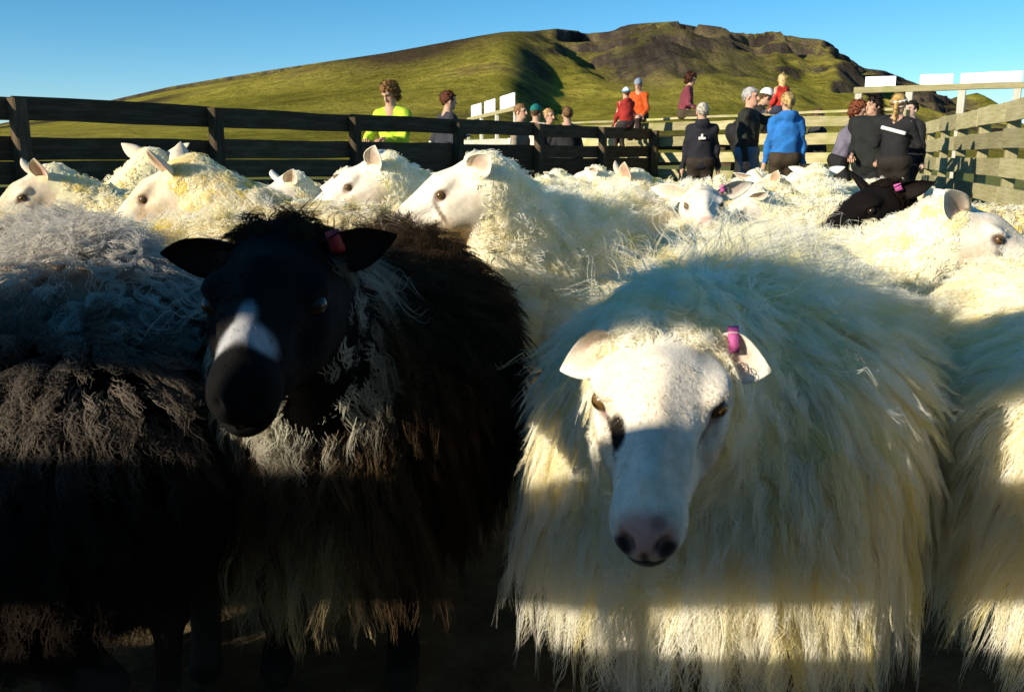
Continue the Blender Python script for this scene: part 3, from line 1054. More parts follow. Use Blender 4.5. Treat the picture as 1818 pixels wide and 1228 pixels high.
def build_people():
    def X(px, d, zz=1.2):
        c = d * math.cos(PITCH) - (zz - CAM_Z) * math.sin(PITCH)
        return (px - 909) / 1616.0 * c
    person('boy in bright yellow jumper leaning on the dark fence', X(700, 10.35), 10.35, -12, 1.70, lean=10, head_pitch=-28 * -1, head_yaw=-20,
           hands=[(-0.20, -0.36, 1.09), (0.02, -0.37, 1.09)], jacket=(0.50, 0.68, 0.05), trousers=(0.03, 0.03, 0.035), hair=(0.16, 0.085, 0.03), hair_style='curly', fine=0.007)
    person('person in dark coat with pale bag behind the dark fence', X(788, 12.2), 12.2, 120, 1.73, lean=6, jacket=(0.035, 0.035, 0.045), hair=(0.09, 0.03, 0.015),
           hair_style='bun', hands=[(-0.1, -0.25, 1.15), (0.15, -0.2, 1.0)], extras=[('shoulder_bag', (0.02, -0.10, 1.38), (0.10, -0.22, 1.12), 0.05, 0.085, (0.55, 0.42, 0.24))])
    person('short haired man in tan jacket facing the teal hat', X(923, 14.0), 14.0, 62, 1.66, jacket=(0.24, 0.20, 0.15), hair=(0.20, 0.11, 0.05), trousers=(0.05, 0.05, 0.05))
    person('person in teal knitted hat and cream jacket', X(951, 14.8), 14.8, 150, 1.68, jacket=(0.62, 0.58, 0.48), hat=(0.01, 0.16, 0.15), hair_style='short')
    person('fair haired person in black, between teal hat and brown head', X(973, 14.2), 14.2, 50, 1.60, jacket=(0.05, 0.045, 0.04), hair=(0.42, 0.27, 0.12))
    person('brown haired person in black jacket seen from behind at the fence', X(1007, 14.0), 14.0, 185, 1.62, jacket=(0.02, 0.02, 0.024), hair=(0.15, 0.085, 0.04), skin=(0.48, 0.29, 0.2))
    lx, ly = lf(1104)
    person('child in red hooded jacket and pale blue hat sitting on fence', lx + 0.02, ly, 200, 1.12, seat=1.31, lean=4, jacket=(0.30, 0.025, 0.02), trousers=(0.03, 0.025, 0.025),
           hat=(0.55, 0.66, 0.80), hat_stripe=(0.16, 0.32, 0.55), hood=True, hands=[(-0.16, -0.30, 1.33), (0.16, -0.30, 1.33)], hair_style='short')
    fx = lambda px: at_fence(px)
    a, b = Vector((0.95, 16.8)), Vector((4.75, 11.5))

    def at_fence(px):
        kk = (px - 909) / 1616.0 * math.cos(PITCH)
        # a + t (b - a) with x = kk * y
        tt = (kk * a.y - a.x) / ((b.x - a.x) - kk * (b.y - a.y))
        p = a + (b - a) * tt
        return p.x, p.y
    qx, qy = at_fence(1135)
    person('child in orange jacket and grey hat crouching on fence', qx, qy + 0.05, -25, 1.25, seat=1.47, lean=16, head_pitch=18, jacket=(0.52, 0.085, 0.015), trousers=(0.035, 0.02, 0.02),
           hat=(0.22, 0.26, 0.34), hands=[(-0.10, -0.34, 1.52), (0.16, -0.34, 1.50)], hair_style='short')
    qx, qy = at_fence(1211)
    person('dark curly haired person in maroon jacket sitting on fence', qx, qy, 75, 1.30, seat=1.47, lean=10, jacket=(0.17, 0.035, 0.05), trousers=(0.07, 0.055, 0.03), hair=(0.06, 0.02, 0.012),
           hair_style='curly', head_pitch=12, hands=[(-0.14, -0.34, 1.55), (0.12, -0.34, 1.55)])
    person('person in black jacket with white emblem, back to us', X(1246, 11.7), 11.7, 172, 1.55, jacket=(0.014, 0.014, 0.02), trousers=(0.03, 0.022, 0.015), hair=(0.50, 0.46, 0.38), hood=True,
           extras=[('emblem', (-0.05, 0.187, 1.24), (0.05, 0.187, 1.24), 0.016, 0.02, (0.75, 0.68, 0.66)), ('emblem', (0.0, 0.186, 1.25), (0.0, 0.186, 1.30), 0.018, 0.014, (0.75, 0.68, 0.66))],
           coat=0.02)
    qx, qy = at_fence(1296)
    person('person in black bending over the fence, pale cap', qx, qy - 0.28, 95, 1.66, z=0.34, lean=46, jacket=(0.02, 0.02, 0.016), trousers=BLACK, hat=(0.80, 0.80, 0.78), hair_style='short',
           hands=[(-0.2, -0.55, 0.98), (0.24, -0.05, 1.05)])
    person('grey haired man in black jacket and jeans reaching to a child', X(1328, 12.3), 12.3, 58, 1.78, jacket=(0.024, 0.024, 0.020), trousers=JEANS, hair=GREYH, hands=[(-0.22, -0.05, 0.82), (0.30, -0.50, 1.32)],
           coat=0.06, skin=(0.58, 0.32, 0.22))
    qx, qy = at_fence(1380)
    person('small blond child in red jumper sitting on the fence', qx, qy, 205, 1.02, seat=1.47, lean=4, side=-6, jacket=(0.48, 0.03, 0.02), trousers=(0.03, 0.035, 0.06), hair=(0.58, 0.42, 0.20), hair_style='long',
           hands=[(-0.24, -0.05, 1.50), (0.20, -0.16, 1.52)], head_yaw=-30)
    person('woman with ponytail in blue jacket seen from behind', X(1396, 11.3), 11.3, 176, 1.65, jacket=(0.02, 0.14, 0.42), trousers=(0.045, 0.033, 0.02), hair=(0.42, 0.28, 0.12), hair_style='tail', hood=True,
           extras=[('collar', (-0.075, 0.10, 1.45), (0.075, 0.10, 1.45), 0.035, 0.035, (0.72, 0.70, 0.68))])
    person('head of someone low behind the pale fence', X(1450, 13.8), 13.8, 100, 1.58, jacket=(0.03, 0.03, 0.03), hair=(0.10, 0.06, 0.04), hair_style='short')
    person('brown haired person in lilac and dark jumper bending forward', X(1493, 11.5), 11.5, 68, 1.58, lean=18, jacket=(0.15, 0.14, 0.19), trousers=BLACK, hair=(0.15, 0.045, 0.02), hair_style='curly',
           hands=[(-0.1, -0.42, 0.92), (0.1, -0.40, 0.90)], head_pitch=14)
    person('dark haired person in long black coat by pale fence end', X(1549, 10.9), 10.9, -45, 1.58, jacket=(0.013, 0.015, 0.014), trousers=(0.012, 0.012, 0.014), hair=(0.02, 0.014, 0.01), coat=0.30,
           hands=[(-0.12, -0.28, 0.98), (0.2, -0.15, 0.95)], hair_style='long', head_yaw=-25)
    person('person in black with striped head band and white jacket stripe', X(1592, 10.5), 10.5, 140, 1.58, jacket=(0.014, 0.014, 0.016), trousers=(0.02, 0.016, 0.014), hair=(0.40, 0.26, 0.09), hair_style='tail',
           band=((0.055, (0.75, 0.77, 0.78)), (0.022, (0.02, 0.02, 0.022)), (-0.012, (0.75, 0.77, 0.78))), hands=[(-0.12, -0.3, 1.22), (0.16, -0.3, 1.25)],
           extras=[('jacket_stripe', (-0.16, 0.155, 1.25), (0.13, 0.165, 1.33), 0.022, 0.022, (0.7, 0.72, 0.7))])
    person('pale dark haired person in black behind the right fence', X(1620, 13.2), 13.2, -60, 1.66, jacket=(0.014, 0.014, 0.016), hair=(0.02, 0.014, 0.012), lean=6, skin=(0.62, 0.42, 0.33))




# ------------------------------------------------------------------ sheep
def head_basis(yaw, pitch, roll=0.0):
    m = Matrix.Rotation(math.radians(yaw), 3, 'Z') @ Matrix.Rotation(math.radians(pitch), 3, 'Y') @ Matrix.Rotation(math.radians(roll), 3, 'X')
    return np.array(m, np.float32)      # columns: forward along the face, side (left), up (dorsal)


def ear_geometry(base, d, n, L=0.115, W=0.058, cup=0.6, droop=0.0, nu=10, nv=7, thick=0.005):
    """A leaf-shaped cupped ear: grows along d from base, its hollow facing n."""
    d = np.asarray(d, float)
    d /= np.linalg.norm(d)
    n = np.asarray(n, float)
    n = n - d * (n @ d)
    n /= np.linalg.norm(n)
    w = np.cross(n, d)
    Vf, Vb = [], []
    for i in range(nu):
        t = i / (nu - 1)
        half = W * 0.5 * (0.62 + 0.55 * math.sin(math.pi * min(1, t * 1.05 + 0.05))) * math.sqrt(max(1 - t ** 4.5, 0.01))
        c = np.asarray(base) + d * (L * t) + np.array([0, 0, -1]) * droop * L * t * t
        cu = cup * (1 - 0.55 * t)
        for j in range(nv):
            v = -1 + 2 * j / (nv - 1)
            p = c + w * half * math.sin(v * 1.25) / math.sin(1.25) + n * half * cu * (v * v - 0.35)
            th = thick * (1 - 0.75 * abs(v) ** 3) * (1 - 0.5 * t)
            Vf.append(p + n * th * 0.5)
            Vb.append(p - n * th * 0.5 - n * 0.006 * (1 - v * v) * (1 - t))
    V = np.array(Vf + Vb)
    F = []
    m = nu * nv
    for i in range(nu - 1):
        for j in range(nv - 1):
            a = i * nv + j
            F.append((a, a + 1, a + nv + 1, a + nv))
            F.append((m + a, m + a + nv, m + a + nv + 1, m + a + 1))
    for i in range(nu - 1):
        a = i * nv
        F.append((a, a + nv, m + a + nv, m + a))
        a = i * nv + nv - 1
        F.append((a, m + a, m + a + nv, a + nv))
    for j in range(nv - 1):
        a = (nu - 1) * nv + j
        F.append((a, a + 1, m + a + 1, m + a))
        F.append((j, m + j, m + j + 1, j + 1))
    inner = np.concatenate([np.ones(m), np.zeros(m)])
    tt = np.tile(np.repeat(np.linspace(0, 1, nu), nv), 2)
    vv = np.tile(np.tile(np.linspace(-1, 1, nv), nu), 2)
    return V.astype(np.float32), np.array(F), inner, tt, vv


def make_wool(parent, V, Q, N, mask, length, colfn, n_locks, per, rad, K=8, out=0.6, grav=0.35, wander=0.12, curl=0.006, turns=1.5,
              spread=0.016, clump=0.75, comb=None, seed=1, name='wool', tipw=0.25, view=None, lenvar=0.5, lift=0.0):
    rng = np.random.default_rng(seed)
    T = np.concatenate([Q[:, [0, 1, 2]], Q[:, [0, 2, 3]]])
    A = 0.5 * np.linalg.norm(np.cross(V[T[:, 1]] - V[T[:, 0]], V[T[:, 2]] - V[T[:, 0]]), axis=1)
    w = A * mask[T].mean(1)
    if view is not None:                 # sparser on the side nobody can see from anywhere near the camera
        c = V[T].mean(1)
        vd = view - c
        vd /= np.linalg.norm(vd, axis=1, keepdims=True)
        fac = (N[T].mean(1) * vd).sum(1)
        w = w * np.where(fac > -0.35, 1.0, 0.15)
    if w.sum() <= 0:
        return None
    ti = rng.choice(len(T), n_locks, p=w / w.sum())
    u, v = rng.random(n_locks), rng.random(n_locks)
    fl = u + v > 1
    u[fl], v[fl] = 1 - u[fl], 1 - v[fl]
    b = np.stack([1 - u - v, u, v], 1)
    root = (V[T[ti]] * b[:, :, None]).sum(1)
    nor = (N[T[ti]] * b[:, :, None]).sum(1)
    nor /= np.linalg.norm(nor, axis=1, keepdims=True)
    Ln = (length[T[ti]] * b).sum(1) * (1 - lenvar / 2 + lenvar * rng.random(n_locks))
    g = np.array([0, 0, -1.0])
    gn = (nor @ g)[:, None]
    gt = g - nor * np.minimum(gn, 0) * 1.05
    cv = np.zeros_like(nor) if comb is None else comb(root, nor)
    # coherent wandering
    f1 = root * 9.0
    wob = np.stack([np.sin(f1[:, 0] * 1.3 + 2.1 * np.sin(f1[:, 2])), np.sin(f1[:, 1] * 1.7 + 1.9 * np.sin(f1[:, 0] * 0.9)), np.sin(f1[:, 2] * 1.1 + 2.3 * np.sin(f1[:, 1] * 1.2))], 1)
    d = nor * out + cv + 0.25 * gt + wander * 1.6 * wob + rng.normal(0, wander, nor.shape) + np.array([0, 0, lift])
    d /= np.linalg.norm(d, axis=1, keepdims=True)
    pts = np.empty((n_locks, K, 3))
    p = root.copy() - nor * 0.004
    pts[:, 0] = p
    for k in range(1, K):
        d = d + grav * gt + rng.normal(0, wander * 0.8, nor.shape)
        d /= np.linalg.norm(d, axis=1, keepdims=True)
        p = p + d * (Ln / (K - 1))[:, None]
        pts[:, k] = p
    # locks of fibres
    e1 = np.cross(nor, np.array([0.3, 0.5, 0.8]))
    e1 /= np.linalg.norm(e1, axis=1, keepdims=True)
    e2 = np.cross(nor, e1)
    ang = rng.random((n_locks, per)) * 2 * np.pi
    rr = np.sqrt(rng.random((n_locks, per))) * spread
    off = (np.cos(ang) * rr)[..., None] * e1[:, None] + (np.sin(ang) * rr)[..., None] * e2[:, None]
    t = np.linspace(0, 1, K)
    sc = 0.72 + 0.28 * rng.random((n_locks, per))
    tk = t[None, None] * sc[..., None] * (K - 1)
    i0 = np.minimum(tk.astype(int), K - 2)
    fr = (tk - i0)[..., None]
    li = np.arange(n_locks)[:, None, None]
    P = pts[li, i0] * (1 - fr) + pts[li, i0 + 1] * fr
    P = P + off[:, :, None] * (1 - clump * t ** 0.8)[None, None, :, None]
    ph = (rng.random(n_locks) * 2 * np.pi)[:, None, None] + rng.normal(0, 0.5, (n_locks, per, 1))
    tr = turns * (0.7 + 0.6 * rng.random((n_locks, 1, 1)))
    a_ = ph + tr * 2 * np.pi * t[None, None]
    amp = curl * (0.5 + rng.random((n_locks, 1, 1))) * t[None, None] ** 0.7
    P = P + (np.cos(a_) * amp)[..., None] * e1[:, None, None] + (np.sin(a_) * amp)[..., None] * e2[:, None, None]
    P = P + rng.normal(0, 0.0012, P.shape) * t[None, None, :, None]
    n = n_locks * per
    P = P.reshape(n, K, 3).astype(np.float32)
    hcu = bpy.data.hair_curves.new(name)
    hcu.add_curves([K] * n)
    hcu.attributes['position'].data.foreach_set('vector', P.ravel())
    ra = hcu.attributes.get('radius') or hcu.attributes.new('radius', 'FLOAT', 'POINT')
    R = rad * (0.7 + 0.6 * rng.random((n, 1))) * (1 - (1 - tipw) * t[None] ** 1.5)
    ra.data.foreach_set('value', R.astype(np.float32).ravel())
    cc = colfn(root, rng)
    cc = np.repeat(cc, per, 0) * (1 - 0.10 * rng.random((n, 1)) * (cc.mean() < 0.6))
    ca = hcu.attributes.new('wool_color', 'FLOAT_COLOR', 'CURVE')
    c4 = np.ones((n, 4), np.float32)
    c4[:, :3] = np.clip(cc, 0, 0.99)
    ca.data.foreach_set('color', c4.ravel())
    hcu.materials.append(M_WOOL)
    o = bpy.data.objects.new(name, hcu)
    COL.objects.link(o)
    o.parent = parent
    return o


def eye_mesh(r, iris, ax, hor):
    """Eyeball with an amber iris and a level slot pupil, looking along ax."""
    V, F = [], []
    nu, nv = 14, 10
    ax = np.asarray(ax, float)
    ax /= np.linalg.norm(ax)
    hor = np.asarray(hor, float)
    hor = hor - ax * (hor @ ax)
    hor /= np.linalg.norm(hor)
    up = np.cross(ax, hor)
    C = []
    for i in range(nv + 1):
        th = math.pi * i / nv
        for j in range(nu):
            a = 2 * math.pi * j / nu
            q = (math.cos(th), math.sin(th) * math.cos(a), math.sin(th) * math.sin(a))
            V.append(r * (q[0] * ax + q[1] * hor + q[2] * up))
            if q[0] > 0.55:
                C.append((0.006, 0.005, 0.005) if (abs(q[2]) < 0.24 and abs(q[1]) < 0.62) else iris)
            else:
                C.append((0.10, 0.06, 0.04))
    for i in range(nv):
        for j in range(nu):
            F.append((i * nu + j, i * nu + (j + 1) % nu, (i + 1) * nu + (j + 1) % nu, (i + 1) * nu + j))
    return np_mesh('eye', V, np.array(F)[:, ::-1], [M_EYE], col=np.array(C, np.float32))


PALETTES = {
    'white': dict(face=(0.86, 0.80, 0.69), wool=(0.984, 0.950, 0.815), nose=(0.58, 0.31, 0.27), leg=(0.62, 0.56, 0.45), ear=(0.60, 0.42, 0.33), iris=(0.13, 0.075, 0.022)),
    'cream': dict(face=(0.74, 0.63, 0.47), wool=(0.968, 0.915, 0.735), nose=(0.36, 0.18, 0.16), leg=(0.52, 0.42, 0.30), ear=(0.58, 0.34, 0.26), iris=(0.13, 0.075, 0.022)),
    'grey': dict(face=(0.50, 0.46, 0.42), wool=(0.50, 0.46, 0.40), nose=(0.2, 0.13, 0.12), leg=(0.06, 0.05, 0.045), ear=(0.40, 0.26, 0.22), iris=(0.3, 0.18, 0.05)),
    'dark': dict(face=(0.05, 0.038, 0.03), wool=(0.085, 0.066, 0.05), nose=(0.02, 0.016, 0.016), leg=(0.04, 0.03, 0.025), ear=(0.05, 0.035, 0.03), iris=(0.10, 0.05, 0.02)),
    'black': dict(face=(0.007, 0.0055, 0.005), wool=(0.030, 0.021, 0.016), nose=(0.008, 0.008, 0.008), leg=(0.014, 0.011, 0.010), ear=(0.022, 0.016, 0.015), iris=(0.03, 0.016, 0.008)),
}


def sheep(label, x, y, heading, scale=1.0, head=(0.56, 0.0, 0.86), hyaw=0.0, hpitch=35.0, hroll=0.0, pal='white', fine=0.008, coarse=0.03,
          locks=900, per=12, rad=0.0011, wlen=0.09, wool_kw=None, ear_dir=((-0.25, 0.95, 0.12), (-0.25, -0.95, 0.12)), ear_n=None, ear_len=0.115,
          ear_droop=(0.0, 0.0), ear_f=-0.004, ear_w=0.058, tags=(), markings=None, wool_color=None, len_field=None, seed=1, group='sheep crowded in the pen', fuzz=0, z=0.0, wisps=0,
          neck_r=1.0, eyes=True, belly=0.0, back=0.0, head_short=0.72, wool_edge=0.012):
    c = PALETTES[pal]
    B = head_basis(hyaw, hpitch, hroll)
    H = np.array(head, np.float32)
    f, s_, u_ = B[:, 0], B[:, 1], B[:, 2]
    hb = H + f * 0.0 - u_ * 0.055
    fine_ = fine / scale

    def hw(a, b_, d_):
        return H + f * a + s_ * b_ + u_ * d_

    def sdf(P):
        d = ell(P, (0.20, 0, 0.50 + back), (0.25, 0.195 + belly * 0.5, 0.225))
        d = smin(d, ell(P, (-0.05, 0, 0.49 + back), (0.34, 0.22 + belly, 0.22)), 0.10)
        d = smin(d, ell(P, (-0.33, 0, 0.53 + back), (0.21, 0.185 + belly * 0.6, 0.205)), 0.10)
        d = smin(d, rc(P, (0.22, 0, 0.62 + back), (-0.36, 0, 0.645 + back), 0.085, 0.075), 0.10)
        d = smin(d, rc(P, (0.27, 0, 0.58 + back), hb - f * 0.03 - u_ * 0.012, 0.150 * neck_r, 0.066), 0.08)
        d = smin(d, rc(P, (0.34, 0, 0.47), hw(0.02, 0, -0.10), 0.13 * neck_r, 0.055), 0.09)
        for sy in (-1, 1):
            yy = sy * 0.105
            d = smin(d, rc(P, (0.26, yy, 0.42), (0.285, yy, 0.25), 0.075, 0.042), 0.05)
            d = smin(d, rc(P, (0.285, yy, 0.25), (0.27, yy, 0.07), 0.036, 0.025), 0.015)
            d = smin(d, rc(P, (0.272, yy, 0.06), (0.295, yy, 0.022), 0.028, 0.032), 0.012)
            yy = sy * 0.115
            d = smin(d, rc(P, (-0.34, yy, 0.47), (-0.26, yy * 1.05, 0.33), 0.11, 0.075), 0.06)
            d = smin(d, rc(P, (-0.26, yy * 1.05, 0.33), (-0.405, yy, 0.22), 0.068, 0.036), 0.03)
            d = smin(d, rc(P, (-0.405, yy, 0.22), (-0.385, yy, 0.07), 0.034, 0.025), 0.015)
            d = smin(d, rc(P, (-0.385, yy, 0.06), (-0.365, yy, 0.022), 0.028, 0.032), 0.012)
        d = smin(d, rc(P, (-0.50, 0, 0.62), (-0.555, 0, 0.50), 0.042, 0.022), 0.04)
        Ph = (P - H) @ B
        h = ell(Ph, (0.025, 0, -0.056), (0.070, 0.064, 0.062))
        h = smin(h, ell(Ph, (0.085, 0, -0.056), (0.062, 0.060, 0.054)), 0.03)
        h = smin(h, rc(Ph, (0.08, 0, -0.036), (0.215, 0, -0.050), 0.048, 0.029), 0.03)
        h = smin(h, ell(Ph, (0.140, 0, -0.066), (0.060, 0.042, 0.040)), 0.03)
        h = smin(h, rc(Ph, (0.05, 0, -0.10), (0.20, 0, -0.087), 0.048, 0.023), 0.03)
        h = smin(h, rc(Ph, (0.09, 0, 0.002), (0.21, 0, -0.018), 0.012, 0.010), 0.02)
        h = smin(h, ell(Ph, (0.232, 0, -0.060), (0.033, 0.033, 0.032)), 0.026)
        h = smin(h, ell(Ph, (0.222, 0, -0.090), (0.030, 0.022, 0.016)), 0.018)
        for sy in (-1, 1):
            h = smin(h, ell(Ph, (0.075, sy * 0.032, -0.085), (0.060, 0.032, 0.048)), 0.03)
            h = smin(h, ell(Ph, (0.083, sy * 0.054, -0.021), (0.030, 0.017, 0.012)), 0.014)
            h = smin(h, ell(Ph, (0.108, sy * 0.050, -0.058), (0.022, 0.012, 0.010)), 0.014)
            h = smax(h, -ell(Ph, (0.150, sy * 0.062, -0.055), (0.035, 0.020, 0.018)), 0.02)
            h = smin(h, rc(Ph, (0.120, sy * 0.046, -0.068), (0.060, sy * 0.060, -0.066), 0.009, 0.011), 0.014)
            h = smax(h, -ell(Ph, (0.108, sy * 0.069, -0.035), (0.020, 0.015, 0.0125)), 0.010)
            q = Ph - np.array([0.262, sy * 0.0175, -0.050], np.float32)
            q = np.stack([q[:, 0], q[:, 1] * 0.8 - sy * q[:, 2] * 0.6, q[:, 2] * 0.8 + sy * q[:, 1] * 0.6], 1)
            h = smax(h, -ell(q, (0, 0, 0), (0.014, 0.0055, 0.0105)), 0.005)
        h = smax(h, -ell(Ph, (0.252, 0, -0.080), (0.030, 0.045, 0.0025)), 0.005)
        h = smax(h, -ell(Ph, (0.268, 0, -0.068), (0.010, 0.002, 0.012)), 0.004)
        return smin(d, h, 0.03)

    hp = np.array([hw(a, b_, d_) for a in (-0.06, 0.275) for b_ in (-0.075, 0.075) for d_ in (-0.16, 0.015)])
    hlo, hhi = hp.min(0), hp.max(0)
    lo = np.minimum(np.array([-0.62, -0.30 - belly, -0.03]), hlo - 0.03)
    hi = np.maximum(np.array([0.50, 0.30 + belly, 0.80]), hhi + 0.03)
    xs, ys, zs = [axis_coords(lo[i], hi[i], coarse, [(hlo[i], hhi[i], fine_)]) for i in range(3)]
    V, Q = surface_nets(sdf(grid_points(xs, ys, zs)).reshape(len(xs), len(ys), len(zs)), xs, ys, zs)
    V = relax(V, Q, 1, 0.35)
    N = vnormals(V, Q)
    Ph = (V - H) @ B
    inhead = (Ph[:, 0] > -0.10) & (Ph[:, 0] < 0.32) & (np.abs(Ph[:, 1]) < 0.11) & (Ph[:, 2] > -0.19) & (Ph[:, 2] < 0.06)
    nz = 0.012 * np.sin(Ph[:, 1] * 120) * np.sin(Ph[:, 2] * 90)
    edge = Ph[:, 0] - wool_edge - np.clip(-0.08 - Ph[:, 2], 0, 0.1) * 0.75 + nz
    face = np.where(inhead, sstep(-0.012, 0.012, edge), 0)
    leg = sstep(0.34, 0.28, V[:, 2]) * (V[:, 0] < 0.5)
    wmask = np.clip((1 - face) * (1 - leg), 0, 1)
    C = np.tile(np.array(c['wool'], np.float32) ** 2.2, (len(V), 1)) * 0.92
    mix = lambda C_, m, colr: C_ * (1 - m[:, None]) + np.array(colr, np.float32) * m[:, None]
    C = mix(C, leg, c['leg'])
    C = mix(C, face, c['face'])

    def blot(cc, r, colr, w=1.0, soft=0.35):
        nonlocal C
        d_ = np.sqrt((((Ph - np.array(cc, np.float32)) / np.array(r, np.float32)) ** 2).sum(1))
        C = mix(C, sstep(1 + soft, 1 - soft, d_) * w * inhead, colr)
    mot = np.clip(0.5 + 0.9 * np.sin(Ph[:, 0] * 31 + 2 * np.sin(Ph[:, 1] * 47 + seed)) * np.sin(Ph[:, 2] * 43 + seed * 1.7), 0, 1)
    low = sstep(-0.05, -0.11, Ph[:, 2])
    C = mix(C, face * inhead * (0.32 * mot + 0.42 * low), tuple(np.array(c['face']) * np.array((0.72, 0.58, 0.40))))
    blot((0.258, 0, -0.044), (0.028, 0.030, 0.024), c['nose'], 0.95)
    dk = tuple(q * 0.10 for q in c['nose'])
    for sy in (-1, 1):
        blot((0.264, sy * 0.018, -0.051), (0.014, 0.010, 0.011), dk, 1.0, 0.2)
        blot((0.102, sy * 0.058, -0.035), (0.024, 0.02, 0.0145), tuple(q * 0.35 for q in c['nose']), 0.9)
        blot((0.122, sy * 0.052, -0.052), (0.012, 0.02, 0.010), tuple(q * 0.55 for q in c['face']), 0.6)
    blot((0.250, 0, -0.080), (0.028, 0.045, 0.0045), dk, 0.9, 0.2)
    if markings:
        for cc, r, colr, w, soft in markings:
            blot(cc, r, colr, w, soft)
    # hooves
    C = mix(C, sstep(0.06, 0.045, V[:, 2]), (0.03, 0.025, 0.02))
    # ears joined to the head
    earinfo = []
    Vs, Fs, Cs = [V], [Q], [C]
    nb = len(V)
    for i, sy in ((0, 1), (1, -1)):
        dd = np.asarray(ear_dir[i], float)
        dw = B @ dd
        nn = np.asarray(ear_n[i] if ear_n is not None else (0.9, 0.35 * sy, -0.25), float)
        nw = B @ nn
        base = hw(ear_f, sy * 0.050, -0.024)
        ev, ef, inner, tt, vv = ear_geometry(base, dw, nw, L=ear_len, W=ear_w, droop=ear_droop[i])
        ec = np.tile(np.array(c['face'], np.float32), (len(ev), 1))
        im = inner * sstep(0.95, 0.3, np.abs(vv)) * sstep(0.95, 0.45, tt) * 0.85
        ec = ec * (1 - im[:, None]) + np.array(c['ear'], np.float32) * im[:, None]
        Vs.append(ev)
        Fs.append(ef + nb)
        Cs.append(ec)
        nb += len(ev)
        earinfo.append((base, dw, nw))
    me = np_mesh('sheep', np.concatenate(Vs), np.concatenate(Fs), [M_HIDE], col=np.concatenate(Cs))
    o = obj('sheep', me)
    o.location = (x, y, z)
    o.rotation_euler = (0, 0, math.radians(heading))
    o.scale = (scale,) * 3
    tag(o, label, 'sheep', group)
    if eyes:
        for sy in (1, -1):
            ec = hw(0.100, sy * 0.0565, -0.034)
            ax = B @ np.array([0.55, sy * 0.80, 0.18])
            hor = B @ np.array([1.0, 0, 0])
            e_ = obj('eye', eye_mesh(0.0118, c['iris'], ax, hor), o, tuple(ec))
    for i, mat, w_ in tags:
        base, dw, nw = earinfo[i]
        dw = dw / np.linalg.norm(dw)
        nw = nw - dw * (nw @ dw)
        nw /= np.linalg.norm(nw)
        sw = np.cross(nw, dw)
        # a strap folded over the ear's edge
        tv, tf = [], []
        nseg = 9
        for k in range(nseg):
            a = math.radians(-130 + 260 * k / (nseg - 1))
            for q in (-1, 1):
                for rr_ in (0.0, 0.002):
                    up_ = 1.0 if sw[2] >= 0 else -1.0
                    ctr = base + dw * 0.022 + sw * up_ * 0.013 + nw * 0.002
                    tv.append(ctr + sw * up_ * (0.0150 + rr_) * math.cos(a) + nw * (0.0050 + rr_) * math.sin(a) + dw * q * w_ * 0.5)
        for k in range(nseg - 1):
            a = k * 4
            tf += [(a, a + 2, a + 6, a + 4), (a + 1, a + 5, a + 7, a + 3), (a, a + 4, a + 5, a + 1), (a + 2, a + 3, a + 7, a + 6)]
        tf += [(0, 1, 3, 2), ((nseg - 1) * 4, (nseg - 1) * 4 + 2, (nseg - 1) * 4 + 3, (nseg - 1) * 4 + 1)]
        obj('ear_tag', np_mesh('ear_tag', tv, tf, [mat]), o)
    # wool
    kw = dict(wool_kw or {})
    lf_ = np.full(len(V), wlen, np.float32) if len_field is None else len_field(V, Ph, wlen).astype(np.float32)
    neckd = sstep(0.24, 0.07, np.linalg.norm(V - hb, axis=1))
    lf_ = lf_ * (1 - head_short * neckd) * (1 - 0.6 * sstep(0.40, 0.28, V[:, 2]) * (np.abs(V[:, 0]) > 0.2) * 0.7)
    mt = Matrix.Rotation(-math.radians(heading), 3, 'Z')
    vw = np.array((mt @ Vector((0 - x, 0 - y, CAM_Z))) / scale)

    def default_col(root, rng):
        w_ = np.array(c['wool'])[None]
        if w_.mean() < 0.5:
            return w_ * (0.6 + 0.8 * rng.random((len(root), 1)))
        # fibre albedo: vary the absorption, not the brightness
        ab = (1 - w_) * (0.6 + 1.6 * rng.random((len(root), 1)) ** 2)
        st = sstep(0.05, 0.45, fbm2(root[:, 0] * 7 + seed, root[:, 2] * 7 + root[:, 1] * 5, 3)) + 0.8 * (rng.random(len(root)) < 0.08)
        ab = ab * (1 + st[:, None] * np.array([[0.5, 0.6, 0.6]]))
        return 1 - ab

    cf = wool_color or default_col

    def comb_back(root, nor):
        near = sstep(0.26, 0.08, np.linalg.norm(root - hb, axis=1))[:, None]
        return -f[None] * 0.75 * near + np.array([[-0.22, 0, 0]]) * (1 - near)
    kw.setdefault('comb', comb_back)
    w_o = make_wool(o, V, Q, N, wmask, lf_ / scale if False else lf_, cf, locks, per, rad / scale, seed=seed, view=vw, **kw)
    if wisps:
        top = wmask * sstep(0.50, 0.60, V[:, 2]) * sstep(0.25, 0.6, N[:, 2]) * (neckd < 0.9)
        make_wool(o, V, Q, N, top, np.full(len(V), wlen * 1.25, np.float32), cf, wisps, 4, rad / scale, K=10, out=0.75, grav=0.12, wander=0.26, curl=0.012, turns=1.6,
                  spread=0.02, clump=0.5, seed=seed + 70, name='wool_wisps', view=vw, lift=0.15)
